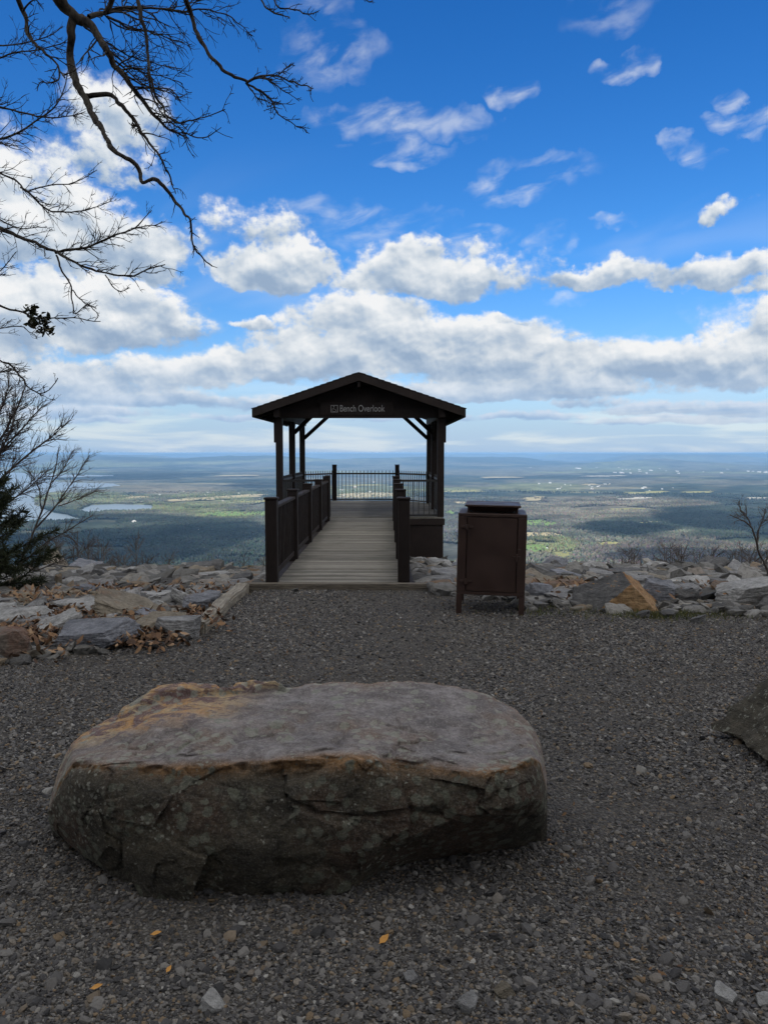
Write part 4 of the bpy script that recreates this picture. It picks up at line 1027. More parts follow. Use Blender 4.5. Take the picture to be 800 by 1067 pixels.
# 6. evergreen
def evergreen(base, H, Rb, label, seed, n=95):
    r = np.random.default_rng(seed); o = empty('evergreen_tree', base); tag(o, label, 'tree')
    b0 = np.array(base); T = Tubes(); T.add(smooth_path([b0+(0, 0, -.4), b0+(.02, 0, H*.5), b0+(0, .02, H)], 12), .07, .012, 8); T.build('trunk', M['bark'], o)
    B_ = Tubes(); Vn = []
    for k in range(n):
        f = (k+r.random())/n; z = H*(.02+.95*f); L = Rb*(1-f**1.15)*r.uniform(.65, 1.15)+.08; a = r.uniform(0, 6.28)
        d = np.array([math.cos(a), math.sin(a), .10+.45*f]); p = [b0+(0, 0, z)]
        for j in range(8): d = d+np.array([0, 0, .05])+r.normal(0, .09, 3); p.append(p[-1]+d/np.linalg.norm(d)*L/8)
        p = np.array(p); B_.add(p, .012, .003, 4)
        m_ = int(300*L)+30
        for q in range(m_):
            t = r.random()**.7*8; i = min(int(t), 7); c = p[i]+(p[i+1]-p[i])*(t-i); tn = p[i+1]-p[i]; tn /= np.linalg.norm(tn)
            dd = tn*.6+r.normal(0, .55, 3); dd /= np.linalg.norm(dd); ln = r.uniform(.06, .15)
            s_ = np.cross(dd, r.normal(0, 1, 3)); s_ /= np.linalg.norm(s_)+1e-9; w_ = r.uniform(.004, .0085)
            Vn += [c-s_*w_*.5, c+dd*ln*.5+s_*w_, c+dd*ln, c+dd*ln*.5-s_*w_]
    B_.build('branches', M['bark'], o)
    Vn = np.array(Vn); np_mesh('foliage', Vn-b0, np.arange(len(Vn)).reshape(-1, 4), M['needle'], o)
g = at_depth(-14, 610, 10.6); evergreen((g[0], g[1], hz(g[0], g[1])), 1.95, 1.05, 'dark green young evergreen at the left edge behind the rocks', 4, 110)

# unseen woodland (one mass) added behind the camera to shade the clearing from behind
r = np.random.default_rng(77); T = Tubes(); Pl = []
spots = [(-7.5, -1.0), (-5.2, -4.2), (-2.4, -6.2), (.6, -5.6), (3.2, -6.6), (5.6, -3.8), (8.2, -1.5), (-9, -5), (-4, -10), (0, -11), (4.5, -10.5), (9, -7), (-12, -2), (12, -4.5), (-7, -13), (8, -14)]
for x_, y_ in spots:
    H = r.uniform(7.5, 10.5); b0 = np.array([x_, y_, hz(x_, y_)])
    T.add(smooth_path([b0+(0, 0, -.3), b0+(.1, .1, H*.5), b0+(0, -.1, H)], 10), r.uniform(.12, .2), .03, 7)
    m_ = 650; f = r.random(m_)**.8; a = r.uniform(0, 6.28, m_); rad = np.sqrt(r.random(m_))*(2.3*(1-f*.75)+.2); 
    Pl.append(np.stack([b0[0]+np.cos(a)*rad, b0[1]+np.sin(a)*rad, b0[2]+.8+f*(H-.4)], -1))
T.build('woodland_trunks', M['bark'])
tag(bpy.data.objects[-1] if False else COL.objects['woodland_trunks'], kind='stuff')
V, F = leaf_mesh(np.concatenate(Pl), .26, 31); tag(np_mesh('woodland_foliage', V, F, M['needle']), kind='stuff')

# bare tree tops just below the brow
r = np.random.default_rng(15); Vt = []; 
for k in range(178):
    if k >= 175: px, d = r.uniform(40, 215), r.uniform(36, 70); topy = r.uniform(556, 592)
    elif k < 75: px, d = r.uniform(640, 860), r.uniform(34, 75); topy = r.uniform(566, 592)
    elif k < 125: px, d = r.uniform(40, 290), r.uniform(36, 80); topy = r.uniform(576, 600) if px > 120 else r.uniform(545, 582)
    else: px, d = r.uniform(300, 640), r.uniform(40, 80); topy = r.uniform(588, 602)
    tp = at_depth(px, topy, d); gz = hz(tp[0], tp[1]); H = max(tp[2]-gz, 4)
    base = np.array([tp[0], tp[1], tp[2]-min(H, 11)])
    nb = 46
    segs = [(base, tp, .06, .02)]
    for q in range(nb):
        f = r.uniform(.25, .98); a = base+(tp-base)*f; L = 2.3*(1.1-f)+.5; dv = np.array([r.normal(0, .8), r.normal(0, .8), r.uniform(.5, 1.3)]); dv /= np.linalg.norm(dv)
        e = a+dv*L; segs.append((a, e, .02, .007))
        for w_ in range(4):
            g_ = a+dv*L*r.uniform(.3, 1); d2 = dv+r.normal(0, .5, 3); segs.append((g_, g_+d2/np.linalg.norm(d2)*L*.5, .010, .005))
    for a, e, w0, w1 in segs:
        s_ = np.cross(e-a, np.array([0, 1., 0])); s_ /= np.linalg.norm(s_)+1e-9
        Vt += [a-s_*w0, a+s_*w0, e+s_*w1, e-s_*w1]
Vt = np.array(Vt)
tag(np_mesh('hillside_treetops', Vt, np.arange(len(Vt)).reshape(-1, 4), M['bark_grey']), kind='stuff')

# ------------------------------------------------------------------ the valley
ZV = -300.
def gp(px, py): return at_height(px, py, ZV)[:2]
# (px, py, half width px, half height px, cover): pines darkened with cloud shade in their colour, olive hardwoods lightened as sunlit ...
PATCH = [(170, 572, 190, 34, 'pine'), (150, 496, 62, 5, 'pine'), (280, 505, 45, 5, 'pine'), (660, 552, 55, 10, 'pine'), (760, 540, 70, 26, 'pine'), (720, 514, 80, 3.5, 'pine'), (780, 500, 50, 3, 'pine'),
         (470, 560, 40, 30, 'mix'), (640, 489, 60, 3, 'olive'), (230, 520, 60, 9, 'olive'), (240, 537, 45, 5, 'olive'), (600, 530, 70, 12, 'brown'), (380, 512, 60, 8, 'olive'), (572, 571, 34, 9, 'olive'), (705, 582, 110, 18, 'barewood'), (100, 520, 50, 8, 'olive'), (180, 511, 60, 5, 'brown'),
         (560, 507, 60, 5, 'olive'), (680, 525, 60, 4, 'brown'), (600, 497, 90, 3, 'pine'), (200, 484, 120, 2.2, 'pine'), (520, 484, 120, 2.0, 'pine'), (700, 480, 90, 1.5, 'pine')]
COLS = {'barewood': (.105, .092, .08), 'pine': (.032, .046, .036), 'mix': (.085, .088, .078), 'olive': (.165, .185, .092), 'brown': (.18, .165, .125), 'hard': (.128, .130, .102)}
SHADE = [(120, 570, 130, 24), (215, 560, 60, 20), (655, 552, 50, 8), (760, 545, 60, 18), (150, 497, 60, 4.0), (275, 505, 36, 3.5), (730, 582, 100, 9)]
def to_px(x, y):
    r_ = np.hypot(x, y); 
    d = np.stack([x, y, np.full_like(x, ZV-EYE)], -1); f = d@_F
    return CX+FPX*(d@_R)/f, CY-FPX*(d@_U)/f
def cover(x, y):
    px, py = to_px(x, y)
    n = fbm2(x, y, 900., 4, 5.); n2 = fbm2(x, y, 260., 4, 2.)
    wx = (fbm2(x, y, 1500., 4, 9.)-.5)
    c = np.zeros(x.shape+(3,)); c[:] = COLS['hard']
    k = sstep(.50, .60, n)[..., None]; c = c*(1-k)+np.array(COLS['pine'])*k*1.25
    k = sstep(.56, .64, fbm2(x, y, 1300., 4, 21.))[..., None]; c = c*(1-k)+np.array(COLS['olive'])*k
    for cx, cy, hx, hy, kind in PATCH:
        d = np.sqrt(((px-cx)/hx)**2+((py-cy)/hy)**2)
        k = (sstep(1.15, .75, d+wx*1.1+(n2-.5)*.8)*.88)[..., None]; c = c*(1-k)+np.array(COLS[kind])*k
    n4 = fbm2(x, y, 130., 4, 17.); return c*.96*(.15+1.1*n2[..., None]+.5*sstep(.35, .65, n4)[..., None])
az = np.concatenate([np.linspace(-180, -34, 40), np.linspace(-33.5, 33.5, 620), np.linspace(34, 180, 40)])*math.pi/180
rr = np.concatenate([np.geomspace(180, 900, 24)[:-1], np.geomspace(900, 46000, 400)])
A_, R_ = np.meshgrid(az, rr); X, Y = R_*np.sin(A_), R_*np.cos(A_)
Z = np.full_like(X, ZV)
far = sstep(9000, 26000, R_)
Z += (fbm2(X, Y, 3200., 4, 4.)-.45)*70*sstep(4500, 9000, R_)
ridge = 1-np.abs(fbm2(X*.55, Y, 7000., 4, 12.)*2-1)
hills = fbm2(X, Y*.6, 5200., 5, 12.); hills2 = fbm2(X, Y*.7, 2600., 4, 33.)
Z += sstep(14000, 22000, R_)*(sstep(.38, .58, hills)*235+hills2*60-30)+sstep(28000, 40000, R_)*(20+sstep(.38, .62, fbm2(X, Y*.6, 6500., 4, 3.))*150)
Z = np.minimum(Z, -22+8*(hills2-.5))
Z += (fbm2(X, Y, 60., 2, 1.)-.5)*10*sstep(46000, 3000, R_)
# lakes: flat bowls cut where the water lies
LAKES = [('lake', [(95, 526), (122, 524.8), (158, 526), (161, 529), (158, 532), (140, 533.2), (112, 533.6), (90, 535.5), (80, 532)]),
         ('lake', [(-120, 492), (20, 492.5), (70, 494.5), (118, 495.2), (124, 496.6), (80, 497.2), (40, 499), (70, 502.5), (118, 503.5), (126, 506), (100, 508.5), (62, 511), (38, 517), (36, 525), (50, 532), (70, 536), (84, 540), (30, 545), (-120, 548)]),
         ('lake', [(190, 530), (214, 529.4), (226, 530.2), (210, 531.2), (192, 531.3)])]
def in_poly(px, py, poly):
    ins = np.zeros(px.shape, bool); n = len(poly)
    for i in range(n):
        (xa, ya), (xb, yb) = poly[i], poly[(i+1) % n]
        c = ((ya > py) != (yb > py)) & (px < (xb-xa)*(py-ya)/((yb-ya)+1e-12)+xa); ins ^= c
    return ins
PXg, PYg = to_px(X, Y)
wet = np.zeros(X.shape, bool)
front = (np.cos(A_) > .3) & (R_ > 500)
for _, poly in LAKES: wet |= in_poly(PXg, PYg, poly) & front
Z = np.where(wet, ZV-25, Z); Z = np.where((R_ < 9000) & ~wet, np.maximum(Z, ZV-4), Z)
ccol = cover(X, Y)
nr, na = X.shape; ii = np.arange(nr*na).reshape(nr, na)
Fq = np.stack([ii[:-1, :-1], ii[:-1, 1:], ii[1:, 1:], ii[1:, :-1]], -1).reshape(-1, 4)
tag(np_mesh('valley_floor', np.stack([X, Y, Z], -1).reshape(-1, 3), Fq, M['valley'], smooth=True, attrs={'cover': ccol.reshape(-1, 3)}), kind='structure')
def poly_sheet(name, pts, z, m):
    bm = bmesh.new(); f = bm.faces.new([bm.verts.new((*p, z)) for p in pts]); bmesh.ops.triangulate(bm, faces=[f]); bmesh.ops.recalc_face_normals(bm, faces=bm.faces)
    me = bpy.data.meshes.new(name); bm.to_mesh(me); bm.free()
    for p in me.polygons:
        if p.normal.z < 0: p.flip()
    return tag(link(name, me, m), kind='structure')
def ragged(poly, seed, amp=.04, n=9):
    """ground outline with an uneven shore"""
    P = np.array([gp(x, y) for x, y in poly]); q = []
    for i in range(len(P)):
        a, b_ = P[i], P[(i+1) % len(P)]; L = np.linalg.norm(b_-a); nrm = np.array([-(b_-a)[1], (b_-a)[0]])/(L+1e-9)
        for k in range(n):
            p = a+(b_-a)*k/n; w = (fbm(np.array([[p[0]/120, p[1]/120, seed]]), 4)[0]-.5)*L*amp*2*math.sin(math.pi*k/n); q.append(p+nrm*w)
    return q
for i, (nm, poly) in enumerate(LAKES): poly_sheet(nm, ragged(poly, i+.5, .12), ZV-1.2, M['water'])
FIELDS = [([(545, 543), (566, 542.5), (581, 547), (574, 550.5), (545, 550)], 'f_green'), ([(545, 556), (575, 556.5), (590, 560), (560, 561.5), (545, 560.5)], 'f_tan'), ([(545, 570), (562, 569), (574, 574), (562, 578), (545, 577)], 'f_green'),
          ([(574, 577), (590, 576), (601, 580), (588, 584), (572, 582)], 'f_olive'), ([(614, 566.5), (640, 566), (650, 569), (628, 571.5)], 'f_olive'), ([(545, 520), (556, 517.5), (568, 518.5), (563, 522), (546, 523)], 'f_tan'),
          ([(640, 520), (668, 518.6), (684, 520), (668, 522), (644, 522)], 'f_pale'), ([(648, 513.5), (690, 512), (694, 514.5), (655, 516)], 'f_olive'), ([(712, 513), (740, 511.8), (744, 513), (716, 514.4)], 'f_olive'), ([(776, 519), (810, 517.8), (812, 520), (780, 521)], 'f_pale'),
          ([(172, 521.5), (196, 519.5), (222, 518.6), (246, 517), (268, 515.5), (280, 516.5), (258, 519.5), (226, 521), (200, 522.6), (180, 523.5)], 'f_tan'), ([(205, 536.5), (238, 534), (285, 533.4), (300, 537), (262, 540), (222, 541)], 'f_green'), ([(240, 524), (285, 522), (300, 523.2), (256, 526)], 'f_olive'), ([(128, 519.2), (146, 517.8), (158, 519.2), (142, 520.8)], 'f_tan'),
          ([(318, 509), (345, 507), (348, 509.4), (325, 511)], 'f_olive'), ([(346, 516), (382, 514), (412, 514.5), (412, 518.6), (372, 520.6), (346, 520)], 'f_tan'), ([(352, 506), (396, 504.6), (404, 506.2), (366, 507.8)], 'f_olive'),
          ([(466, 512), (500, 511), (505, 513), (470, 514.5)], 'f_olive'), ([(468, 524), (506, 522.5), (515, 524.5), (480, 527)], 'f_tan'), ([(600, 505), (640, 504.2), (645, 505.2), (606, 506.2)], 'f_tan'), ([(500, 499), (540, 498.4), (545, 499.2), (505, 500)], 'f_tan'), ([(225, 497), (262, 496.4), (270, 497.2), (232, 498)], 'f_tan'),
          ([(610, 497.4), (648, 496.8), (652, 497.6), (614, 498.3)], 'f_pale'), ([(280, 528), (300, 527), (304, 529.5), (284, 531)], 'f_olive'), ([(664, 545.5), (690, 544.6), (694, 546), (668, 547.4)], 'f_olive'), ([(632, 532), (668, 530.5), (674, 532), (640, 534.4)], 'f_olive'), ([(462, 535), (470, 533), (474, 536), (466, 538)], 'f_green')]
for i, (poly, m_) in enumerate(FIELDS):
    if poly[0][1] > 503: zf = ZV+6
    else: zf = ZV+20
    poly_sheet('farm_field', ragged(poly, i+9.3, .55, 12), zf, M[m_])
# woods: one mass of crowns
r = np.random.default_rng(99); n = 150000
rad = np.sqrt(r.uniform(1250**2, 6200**2, n))*1.0; rad = 1250+(rad-1250)*r.uniform(.55, 1., n); a = r.uniform(R(-31), R(31), n)
x, y = rad*np.sin(a), rad*np.cos(a); px, py = to_px(x, y)
ok = fbm2(x, y, 420., 4, 30.) > .40
for _, poly in LAKES: ok &= ~in_poly(px, py, poly)
for poly, _ in FIELDS: ok &= ~(in_poly(px, py+.25, poly) & (r.random(n) > .10))
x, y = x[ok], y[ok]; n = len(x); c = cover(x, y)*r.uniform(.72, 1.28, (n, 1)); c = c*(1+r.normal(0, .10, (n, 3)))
w = r.uniform(3.2, 6.2, n); h = r.uniform(7, 14, n)
th = r.uniform(0, 6.28, n)
ring = [(np.cos(th+k*2.094)*w, np.sin(th+k*2.094)*w, h*r.uniform(.35, .65, n)) for k in range(3)]
vv = [np.stack([x+dx, y+dy, ZV+3+dz], -1) for dx, dy, dz in ring]+[np.stack([x+r.normal(0, 1, n), y+r.normal(0, 1, n), ZV+3+h], -1), np.stack([x, y, np.full(n, ZV-2)], -1)]
V = np.stack(vv, 1).reshape(-1, 3)
Fb = np.array([(0, 1, 3), (1, 2, 3), (2, 0, 3), (1, 0, 4), (2, 1, 4), (0, 2, 4)])
F = (Fb[None]+(np.arange(n)*5)[:, None, None]).reshape(-1, 3)
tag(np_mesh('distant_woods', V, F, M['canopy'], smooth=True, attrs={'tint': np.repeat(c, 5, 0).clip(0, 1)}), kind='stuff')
# houses one can pick out, each with its roof
def house(px, py, w, d, h, rz, wall, roof, label, group=None, name='distant_house', cat='house'):
    p = gp(px, py); o = empty(name, (p[0], p[1], ZV+1), (0, 0, rz)); tag(o, label, cat, group)
    MB().box(-w/2, w/2, -d/2, d/2, 0, h).build('wall', M[wall], o, 0)
    MB().prism([(-w/2-.6, h+.05), (w/2+.6, h+.05), (0, h+w*.28)], -d/2-.6, d/2+.6).build('roof', M[roof], o, 0)
house(140, 546.5, 17, 15, 13, .3, 'b_white', 'b_white', 'bright white tall house alone in the dark woods below the lake')
house(572, 573, 10, 18, 4, 1.3, 'b_white', 'b_roof', 'white farmhouse beside the bright green field right of the bin')
house(577, 572.3, 9, 9, 4, .2, 'b_white', 'b_dark', 'small white shed right of the farmhouse by the green field')
house(741, 570.5, 8, 12, 4, .4, 'b_white', 'b_roof', 'lone white house in the brown woods above the right rocks')
house(737, 569.5, 9, 26, 4, 1.5, 'b_wall', 'b_dark', 'long tan barn beside the lone white house at the right')
r = np.random.default_rng(123)
AREAS = [('in the woods between the evergreen and the boardwalk', 190, 272, 553, 578, 12, (8, 16)), ('in the dark woods above the right rocks', 640, 760, 545, 575, 12, (8, 14)), ('along the pale strip behind the lake', 165, 275, 512, 523, 10, (9, 17)),
         ('in the small town right of the bin', 560, 720, 503, 512, 22, (13, 24)), ('in the far town on the right', 640, 800, 487, 494, 34, (24, 46)), ('in the woods beyond the pavilion railing', 345, 410, 500, 518, 8, (14, 26)), ('on the far plain behind the bin', 545, 640, 482, 490, 10, (26, 46)), ('on the far plain above the lake', 100, 290, 478, 488, 9, (26, 46))]
for wh, x0, x1, y0, y1, n, (s0, s1) in AREAS:
    for k in range(n):
        s_ = r.uniform(s0, s1); cl = r.integers(0, 3)
        wl, rf, lt = [('b_white', 'b_roof', 'white house with a pale roof'), ('b_white', 'b_dark', 'white house with a grey roof'), ('b_wall', 'b_roof', 'tan house with a pale roof')][cl]
        house(r.uniform(x0, x1), r.uniform(y0, y1), s_*.55, s_*r.uniform(.8, 1.6), min(s_*.32, 14)+1.5, r.uniform(0, 3), wl, rf, f'tiny {lt} {wh}', f'{lt.replace("house", "houses")} {wh}')

# ------------------------------------------------------------------ haze
b = MB().box(-47500, 47500, -47500, 47500, -345, 14.5); hzx = b.build('haze', None, None, 0)
m = bpy.data.materials.new('haze_air'); m.use_nodes = True; nt = m.node_tree
for n_ in list(nt.nodes):
    if n_.type != 'OUTPUT_MATERIAL': nt.nodes.remove(n_)
vn = nt.nodes.new('ShaderNodeVolumePrincipled'); vn.inputs['Color'].default_value = (.32, .60, 1., 1); vn.inputs['Density'].default_value = 5.4e-5; vn.inputs['Anisotropy'].default_value = .0
nt.links.new(vn.outputs[0], [n_ for n_ in nt.nodes if n_.type == 'OUTPUT_MATERIAL'][0].inputs['Volume'])
hzx.data.materials.append(m); tag(hzx, kind='stuff')

# ------------------------------------------------------------------ light and sky
SUN_EL, SUN_AZ = R(47), R(-152)      # high behind the left shoulder; an added cloud stands before it to shade the overlook
sd = Vector((math.sin(SUN_AZ)*math.cos(SUN_EL), math.cos(SUN_AZ)*math.cos(SUN_EL), math.sin(SUN_EL)))
su = bpy.data.lights.new('sun', 'SUN'); su.energy = 4.6; su.angle = R(.6); su.color = (1, .95, .87)
so = bpy.data.objects.new('sun', su); COL.objects.link(so); so.rotation_euler = (-sd).to_track_quat('-Z', 'Y').to_euler()
# unseen cumulus added above the frame to shade overlook and valley patches
r = np.random.default_rng(8); Vs, Fs, o0 = [], [], 0
def shade_cloud_over(gx_, gy_, gz_, rx, ry, h, nb):
    global o0
    k = h/sd.z; c = np.array([gx_+sd.x*k, gy_+sd.y*k, gz_+h])
    V0, F0 = ico(4)
    for q in range(nb):
        a = r.uniform(0, 6.28); f = math.sqrt(r.random())*.72
        b_ = c+np.array([math.cos(a)*f*rx, math.sin(a)*f*ry, r.uniform(-.05, .12)*min(rx, ry)])
        R0 = min(rx, ry)*r.uniform(.30, .55)
        V = V0*np.array([R0*max(1, rx/ry)**.5, R0*max(1, ry/rx)**.5, R0*.42])
        V = V*(1+(fbm(V/R0*1.8+q*3.1, 4)-.5)*.9)[:, None]; V[:, 2] = np.where(V[:, 2] < 0, V[:, 2]*.45, V[:, 2])
        Vs.append(V+b_); Fs.append(F0+o0); o0 += len(V)
shade_cloud_over(0, 20, 0, 620, 520, 1700, 60)
for px, py, hx, hy in SHADE:
    a, b_, c_ = gp(px-hx, py), gp(px+hx, py), gp(px, py); n_, f_ = gp(px, py+hy), gp(px, py-hy)
    D0 = float(np.hypot(*c_)); shade_cloud_over(c_[0], c_[1], ZV, np.linalg.norm(b_-a)/2, abs(f_[1]-n_[1])/2, 1700 if D0 < 3500 else (2600 if D0 < 6500 else 3600), 26)
cm = mat('cloud_white', lambda t: ((.85, .86, .88, 1),), 1., 0.)
tag(np_mesh('cloud_cover', np.concatenate(Vs), np.concatenate(Fs), cm, smooth=True), kind='structure')

w = bpy.data.worlds.new('World'); sc.world = w; w.use_nodes = True
t = NT(w.node_tree); bg = t.n['Background']; bg.inputs['Strength'].default_value = .1
sky = t.node('ShaderNodeTexSky'); sky.sky_type = 'NISHITA'; sky.sun_disc = False; sky.sun_elevation = SUN_EL; sky.sun_rotation = SUN_AZ
sky.altitude = 400; sky.air_density = 1.0; sky.dust_density = .15; sky.ozone_density = 2.0
D = t.coord('Generated')
D = t.v('NORMALIZE', D)
sp = t.node('ShaderNodeSeparateXYZ'); t.put(sp.inputs[0], D); dx, dy, dz = sp.outputs
U_ = t.m('MULTIPLY', t.m('ARCTAN2', dx, dy), 57.2958); V_ = t.m('MULTIPLY', t.m('ARCSINE', dz), 57.2958)
cb = t.node('ShaderNodeCombineXYZ'); t.put(cb.inputs[0], U_); t.put(cb.inputs[1], V_); P0 = cb.outputs[0]
hs = t.node('ShaderNodeHueSaturation'); hs.inputs['Saturation'].default_value = 1.35; hs.inputs['Value'].default_value = 1.0; t.put(hs.inputs['Color'], sky.outputs[0])
base = t.mix(1., hs.outputs[0], t.ramp(t.rng(V_, 0, 40, 0, 1, False), [(0, (.90, .95, 1.1)), (.12, (1.0, 1.08, 1.30)), (.35, (.92, 1.27, 1.60)), (.75, (.68, 1.16, 1.58)), (1, (.66, 1.08, 1.50))]), 'MULTIPLY')

# cumulus: (px, py, half width, half height in photo pixels, weight)
CUM = [(120, 130, 62, 38, .62), (95, 175, 56, 30, .55), (150, 182, 34, 18, .45), (30, 250, 120, 50, .95), (135, 268, 58, 40, 1.), (70, 335, 130, 42, 1.1), (140, 340, 56, 34, 1.05),
       (284, 282, 60, 30, 1.1), (262, 242, 54, 24, .5), (336, 287, 34, 13, .55), (276, 343, 30, 9, .65), (450, 290, 112, 30, .8), (410, 272, 56, 20, .65), (520, 288, 45, 20, .65),
       (634, 285, 58, 18, .9), (735, 284, 62, 19, .9), (582, 286, 22, 8, .5), (806, 292, 24, 11, .6), (748, 215, 28, 10, .6),
       (372, 340, 70, 34, .95), (440, 366, 170, 36, 1.1), (590, 386, 170, 28, 1.05), (745, 384, 120, 30, 1.0), (300, 386, 110, 24, .9), (520, 408, 170, 16, 1.0), (800, 352, 60, 26, .75),
       (180, 390, 90, 20, .85), (60, 400, 110, 24, .9), (150, 418, 120, 12, .8), (60, 430, 90, 10, .8), (680, 428, 54, 9, .8), (780, 427, 54, 11, .8), (700, 438, 90, 6, .75), (320, 424, 90, 11, .75), (530, 333, 18, 7, .55), (553, 336, 10, 5, .5),
       (100, 440, 40, 5, .7), (560, 434, 60, 6, .6), (240, 436, 60, 5, .6), (430, 436, 70, 6, .6), (610, 420, 40, 8, .6),
       (-120, 220, 150, 100, 1.), (-150, 360, 160, 70, 1.), (960, 340, 150, 60, 1.), (980, 180, 90, 40, .8)]
PXD = 57.2958/FPX
w1 = t.v('SUBTRACT', t.noise(P0, .16, 3, .55, 0, 1, '2D'), (.5, .5, .5)); w2 = t.v('SUBTRACT', t.noise(P0, .55, 4, .55, 0, 1, '2D'), (.5, .5, .5))
wk = t.rng(V_, .5, 13., .12, 1., False); wv = t.node('ShaderNodeCombineXYZ'); t.put(wv.inputs[0], t.m('MULTIPLY_ADD', wk, .6, .4)); t.put(wv.inputs[1], wk)
Pw = t.v('MULTIPLY_ADD', t.v('MULTIPLY', w1, wv.outputs[0]), (7., 3.6, 0), P0); Pw = t.v('MULTIPLY_ADD', t.v('MULTIPLY', w2, wv.outputs[0]), (2.6, 1.9, 0), Pw)
accD = None; accH = None; accW = None
for (px, py, hx, hy, wt) in CUM:
    ua, va = azel(px, py); ix, iy = 1/(hx*PXD*1.22), 1/(hy*PXD*1.22)
    q = t.v('MULTIPLY_ADD', Pw, (ix, iy, 0), (-ua*ix, -va*iy, 0))
    s_ = t.node('ShaderNodeSeparateXYZ'); t.put(s_.inputs[0], q); qx, qy = s_.outputs[0], s_.outputs[1]
    qm = t.m('MAXIMUM', qy, t.m('MULTIPLY', qy, -1.7))
    r2 = t.m('MULTIPLY_ADD', qm, qm, t.m('MULTIPLY', qx, qx))
    f = t.m('MAXIMUM', t.m('MULTIPLY_ADD', r2, -wt, wt), 0.)
    f2 = t.m('MULTIPLY', f, f)
    accD = f if accD is None else t.m('MAXIMUM', accD, f)
    accH = t.m('MULTIPLY', f2, qy) if accH is None else t.m('MULTIPLY_ADD', f2, qy, accH)
    accW = f2 if accW is None else t.m('ADD', accW, f2)
H_ = t.m('DIVIDE', accH, t.m('ADD', accW, .02))
# general cover away from the framed part of the sky
outm = t.m('MAXIMUM', t.rng(t.m('ABSOLUTE', U_), 33, 46), t.rng(V_, 34, 46))
gen = t.m('MULTIPLY', t.rng(t.noise(D, 3.2, 4, .6), .30, .50), outm); accD = t.m('MAXIMUM', accD, t.m('MULTIPLY', gen, .9))
# puffs
Pn = t.scale(P0, (1, 1.35, 1))
na_ = t.noise(Pn, .34, 2.5, .45, .15, 0, '2D'); nb_ = t.noise(t.v('ADD', Pn, (.5, 1.3, 0)), .34, 2.5, .45, .15, 0, '2D')
nf_ = t.noise(Pn, 1.25, 6, .60, 0, 0, '2D'); nfb = t.noise(t.v('ADD', Pn, (.12, .34, 0)), 1.25, 3, .55, 0, 0, '2D')
nd = t.m('ADD', accD, t.m('MULTIPLY', t.m('SUBTRACT', t.m('MULTIPLY_ADD', nf_, .62, t.m('MULTIPLY', na_, .62)), .645), 1.05))
al = t.rng(nd, .07, .52)
soft = t.rng(nd, -.05, .40, 0, .40)
al = t.m('MULTIPLY', t.m('MAXIMUM', al, soft), t.rng(accD, .0, .22))
lit = t.m('ADD', t.m('MULTIPLY', t.m('SUBTRACT', na_, nb_), 1.5), t.m('MULTIPLY', t.m('SUBTRACT', nf_, nfb), .55))
lit = t.m('ADD', lit, t.m('MULTIPLY_ADD', H_, 1.15, .42))
thick = t.rng(nd, .4, 1.1, 0, .16)
lit = t.m('SUBTRACT', lit, thick)
ccl = t.ramp(t.rng(lit, -.15, 1.1, 0, 1, False), [(0, (3.1, 4.2, 5.8)), (.3, (4.4, 5.4, 6.7)), (.52, (6.0, 6.7, 7.5)), (.80, (7.8, 8.2, 8.6)), (1, (9.0, 9.1, 9.2))])
ccl = t.mix(outm, ccl, (12., 12., 12.))  # cover outside the frame brightened to light the overlook from above
# wisps
CIR = [(350, 50, 50, 22, .55), (405, 125, 70, 14, .7), (415, 155, 40, 10, .65), (525, 92, 24, 15, .85), (646, 75, 22, 7, .7), (672, 62, 13, 10, .65), (757, 102, 16, 9, .75), (770, 124, 26, 8, .7), (790, 141, 18, 7, .65), (706, 150, 15, 9, .75), (721, 165, 18, 9, .7), (525, 200, 40, 12, .8), (570, 178, 60, 16, .6), (370, 220, 80, 10, .55),
       (465, 248, 60, 12, .7), (632, 228, 22, 6, .6), (566, 250, 16, 12, .5), (600, 310, 20, 8, .5), (330, 30, 40, 40, .35), (395, 240, 60, 20, .45), (480, 130, 30, 12, .5), (800, 320, 60, 16, .5), (640, 12, 40, 16, .3)]
Pc = t.v('MULTIPLY_ADD', w1, (5., 2.6, 0), P0); Pc = t.v('MULTIPLY_ADD', w2, (2.8, 1.3, 0), Pc); accC = None
for (px, py, hx, hy, wt) in CIR:
    ua, va = azel(px, py); ix, iy = 1/(hx*PXD*1.2), 1/(hy*PXD*1.2)
    q = t.v('MULTIPLY_ADD', Pc, (ix, iy, 0), (-ua*ix, -va*iy, 0)); dt = t.node('ShaderNodeVectorMath', operation='DOT_PRODUCT'); t.put(dt.inputs[0], q); t.put(dt.inputs[1], q)
    f = t.m('MAXIMUM', t.m('MULTIPLY_ADD', dt.outputs['Value'], -wt, wt), 0.); accC = f if accC is None else t.m('MAXIMUM', accC, f)
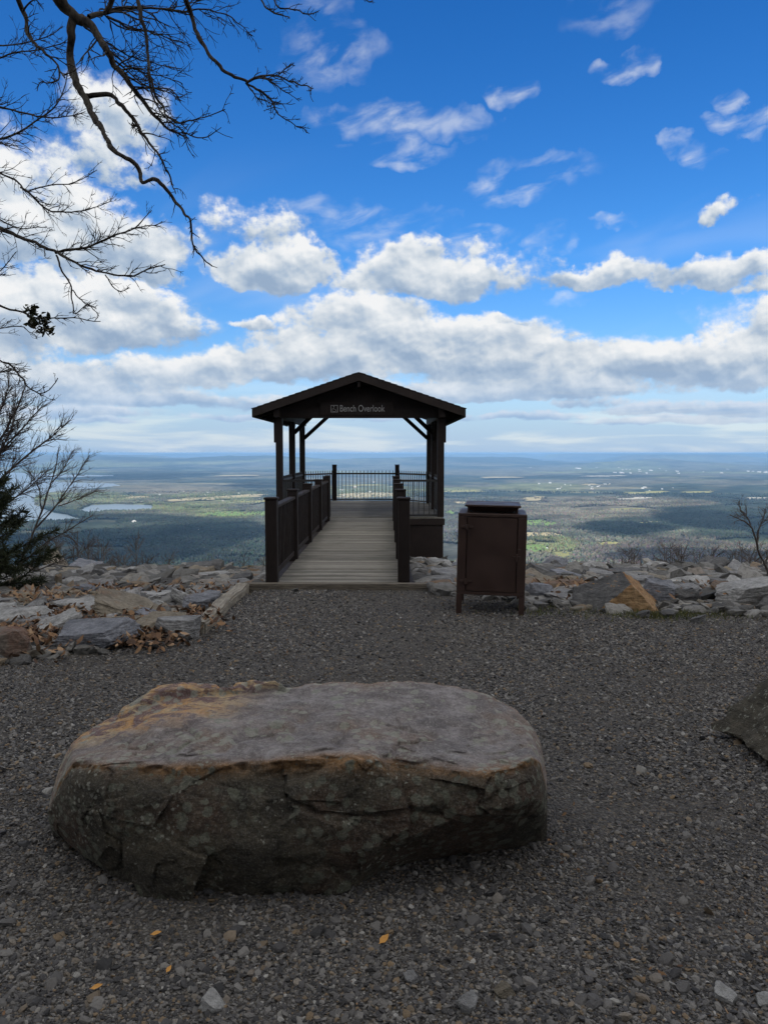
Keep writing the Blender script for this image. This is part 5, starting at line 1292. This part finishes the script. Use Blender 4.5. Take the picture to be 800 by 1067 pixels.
rot = t.node('ShaderNodeVectorRotate', rotation_type='Z_AXIS'); t.put(rot.inputs['Vector'], P0); rot.inputs['Angle'].default_value = R(-14)
wn = t.noise(t.scale(rot.outputs[0], (.30, .75, 1)), .8, 5, .55, .25, 0, '2D')
ca = t.m('MULTIPLY', t.m('MULTIPLY', accC, t.rng(wn, .36, .76)), .95, clamp=True)
veil = t.m('MULTIPLY', t.rng(t.noise(t.scale(rot.outputs[0], (.07, .22, 1)), .9, 3, .5, .4, 0, '2D'), .48, .75), t.rng(V_, 10, 22, .16, .0))
ca = t.m('MAXIMUM', ca, veil)
c = t.mix(ca, base, (8.2, 8.6, 9.0))
c = t.mix(al, c, ccl)
# milky band low over the horizon
lowc = t.mix(t.rng(t.noise(t.scale(P0, (.10, .9, 1)), .8, 4, .55, .3, 0, '2D'), .42, .68), (3.6, 5.4, 8.0), (6.4, 7.4, 8.6))
c = t.mix(t.rng(V_, 0, 7.5, .85, 0), c, lowc)
below = t.rng(V_, -1.5, -.05)
c = t.mix(below, (1.2, 1.4, 1.6), c)
t.put(bg.inputs['Color'], c)

# ------------------------------------------------------------------ camera and render settings
cam = bpy.data.cameras.new('camera'); co = bpy.data.objects.new('camera', cam); COL.objects.link(co)
cam.sensor_fit = 'VERTICAL'; cam.sensor_height = 36; cam.lens = 36*FPX/1067
co.location = (0, 0, EYE); co.rotation_euler = (R(90)-PITCH, 0, YAW)
cam.clip_start = .05; cam.clip_end = 200000
sc.camera = co
sc.view_settings.view_transform = 'Standard'; sc.view_settings.look = 'None'; sc.view_settings.gamma = 1; sc.view_settings.exposure = 0; sc.view_settings.use_curve_mapping = False
w.cycles.sampling_method = 'MANUAL'; w.cycles.sample_map_resolution = 512
sc.cycles.use_adaptive_sampling = True; sc.cycles.adaptive_threshold = .02
sc.cycles.denoising_prefilter = 'ACCURATE'; sc.cycles.use_denoising = True
sc.cycles.max_bounces = 4; sc.cycles.volume_bounces = 0; sc.cycles.diffuse_bounces = 2; sc.cycles.transparent_max_bounces = 8
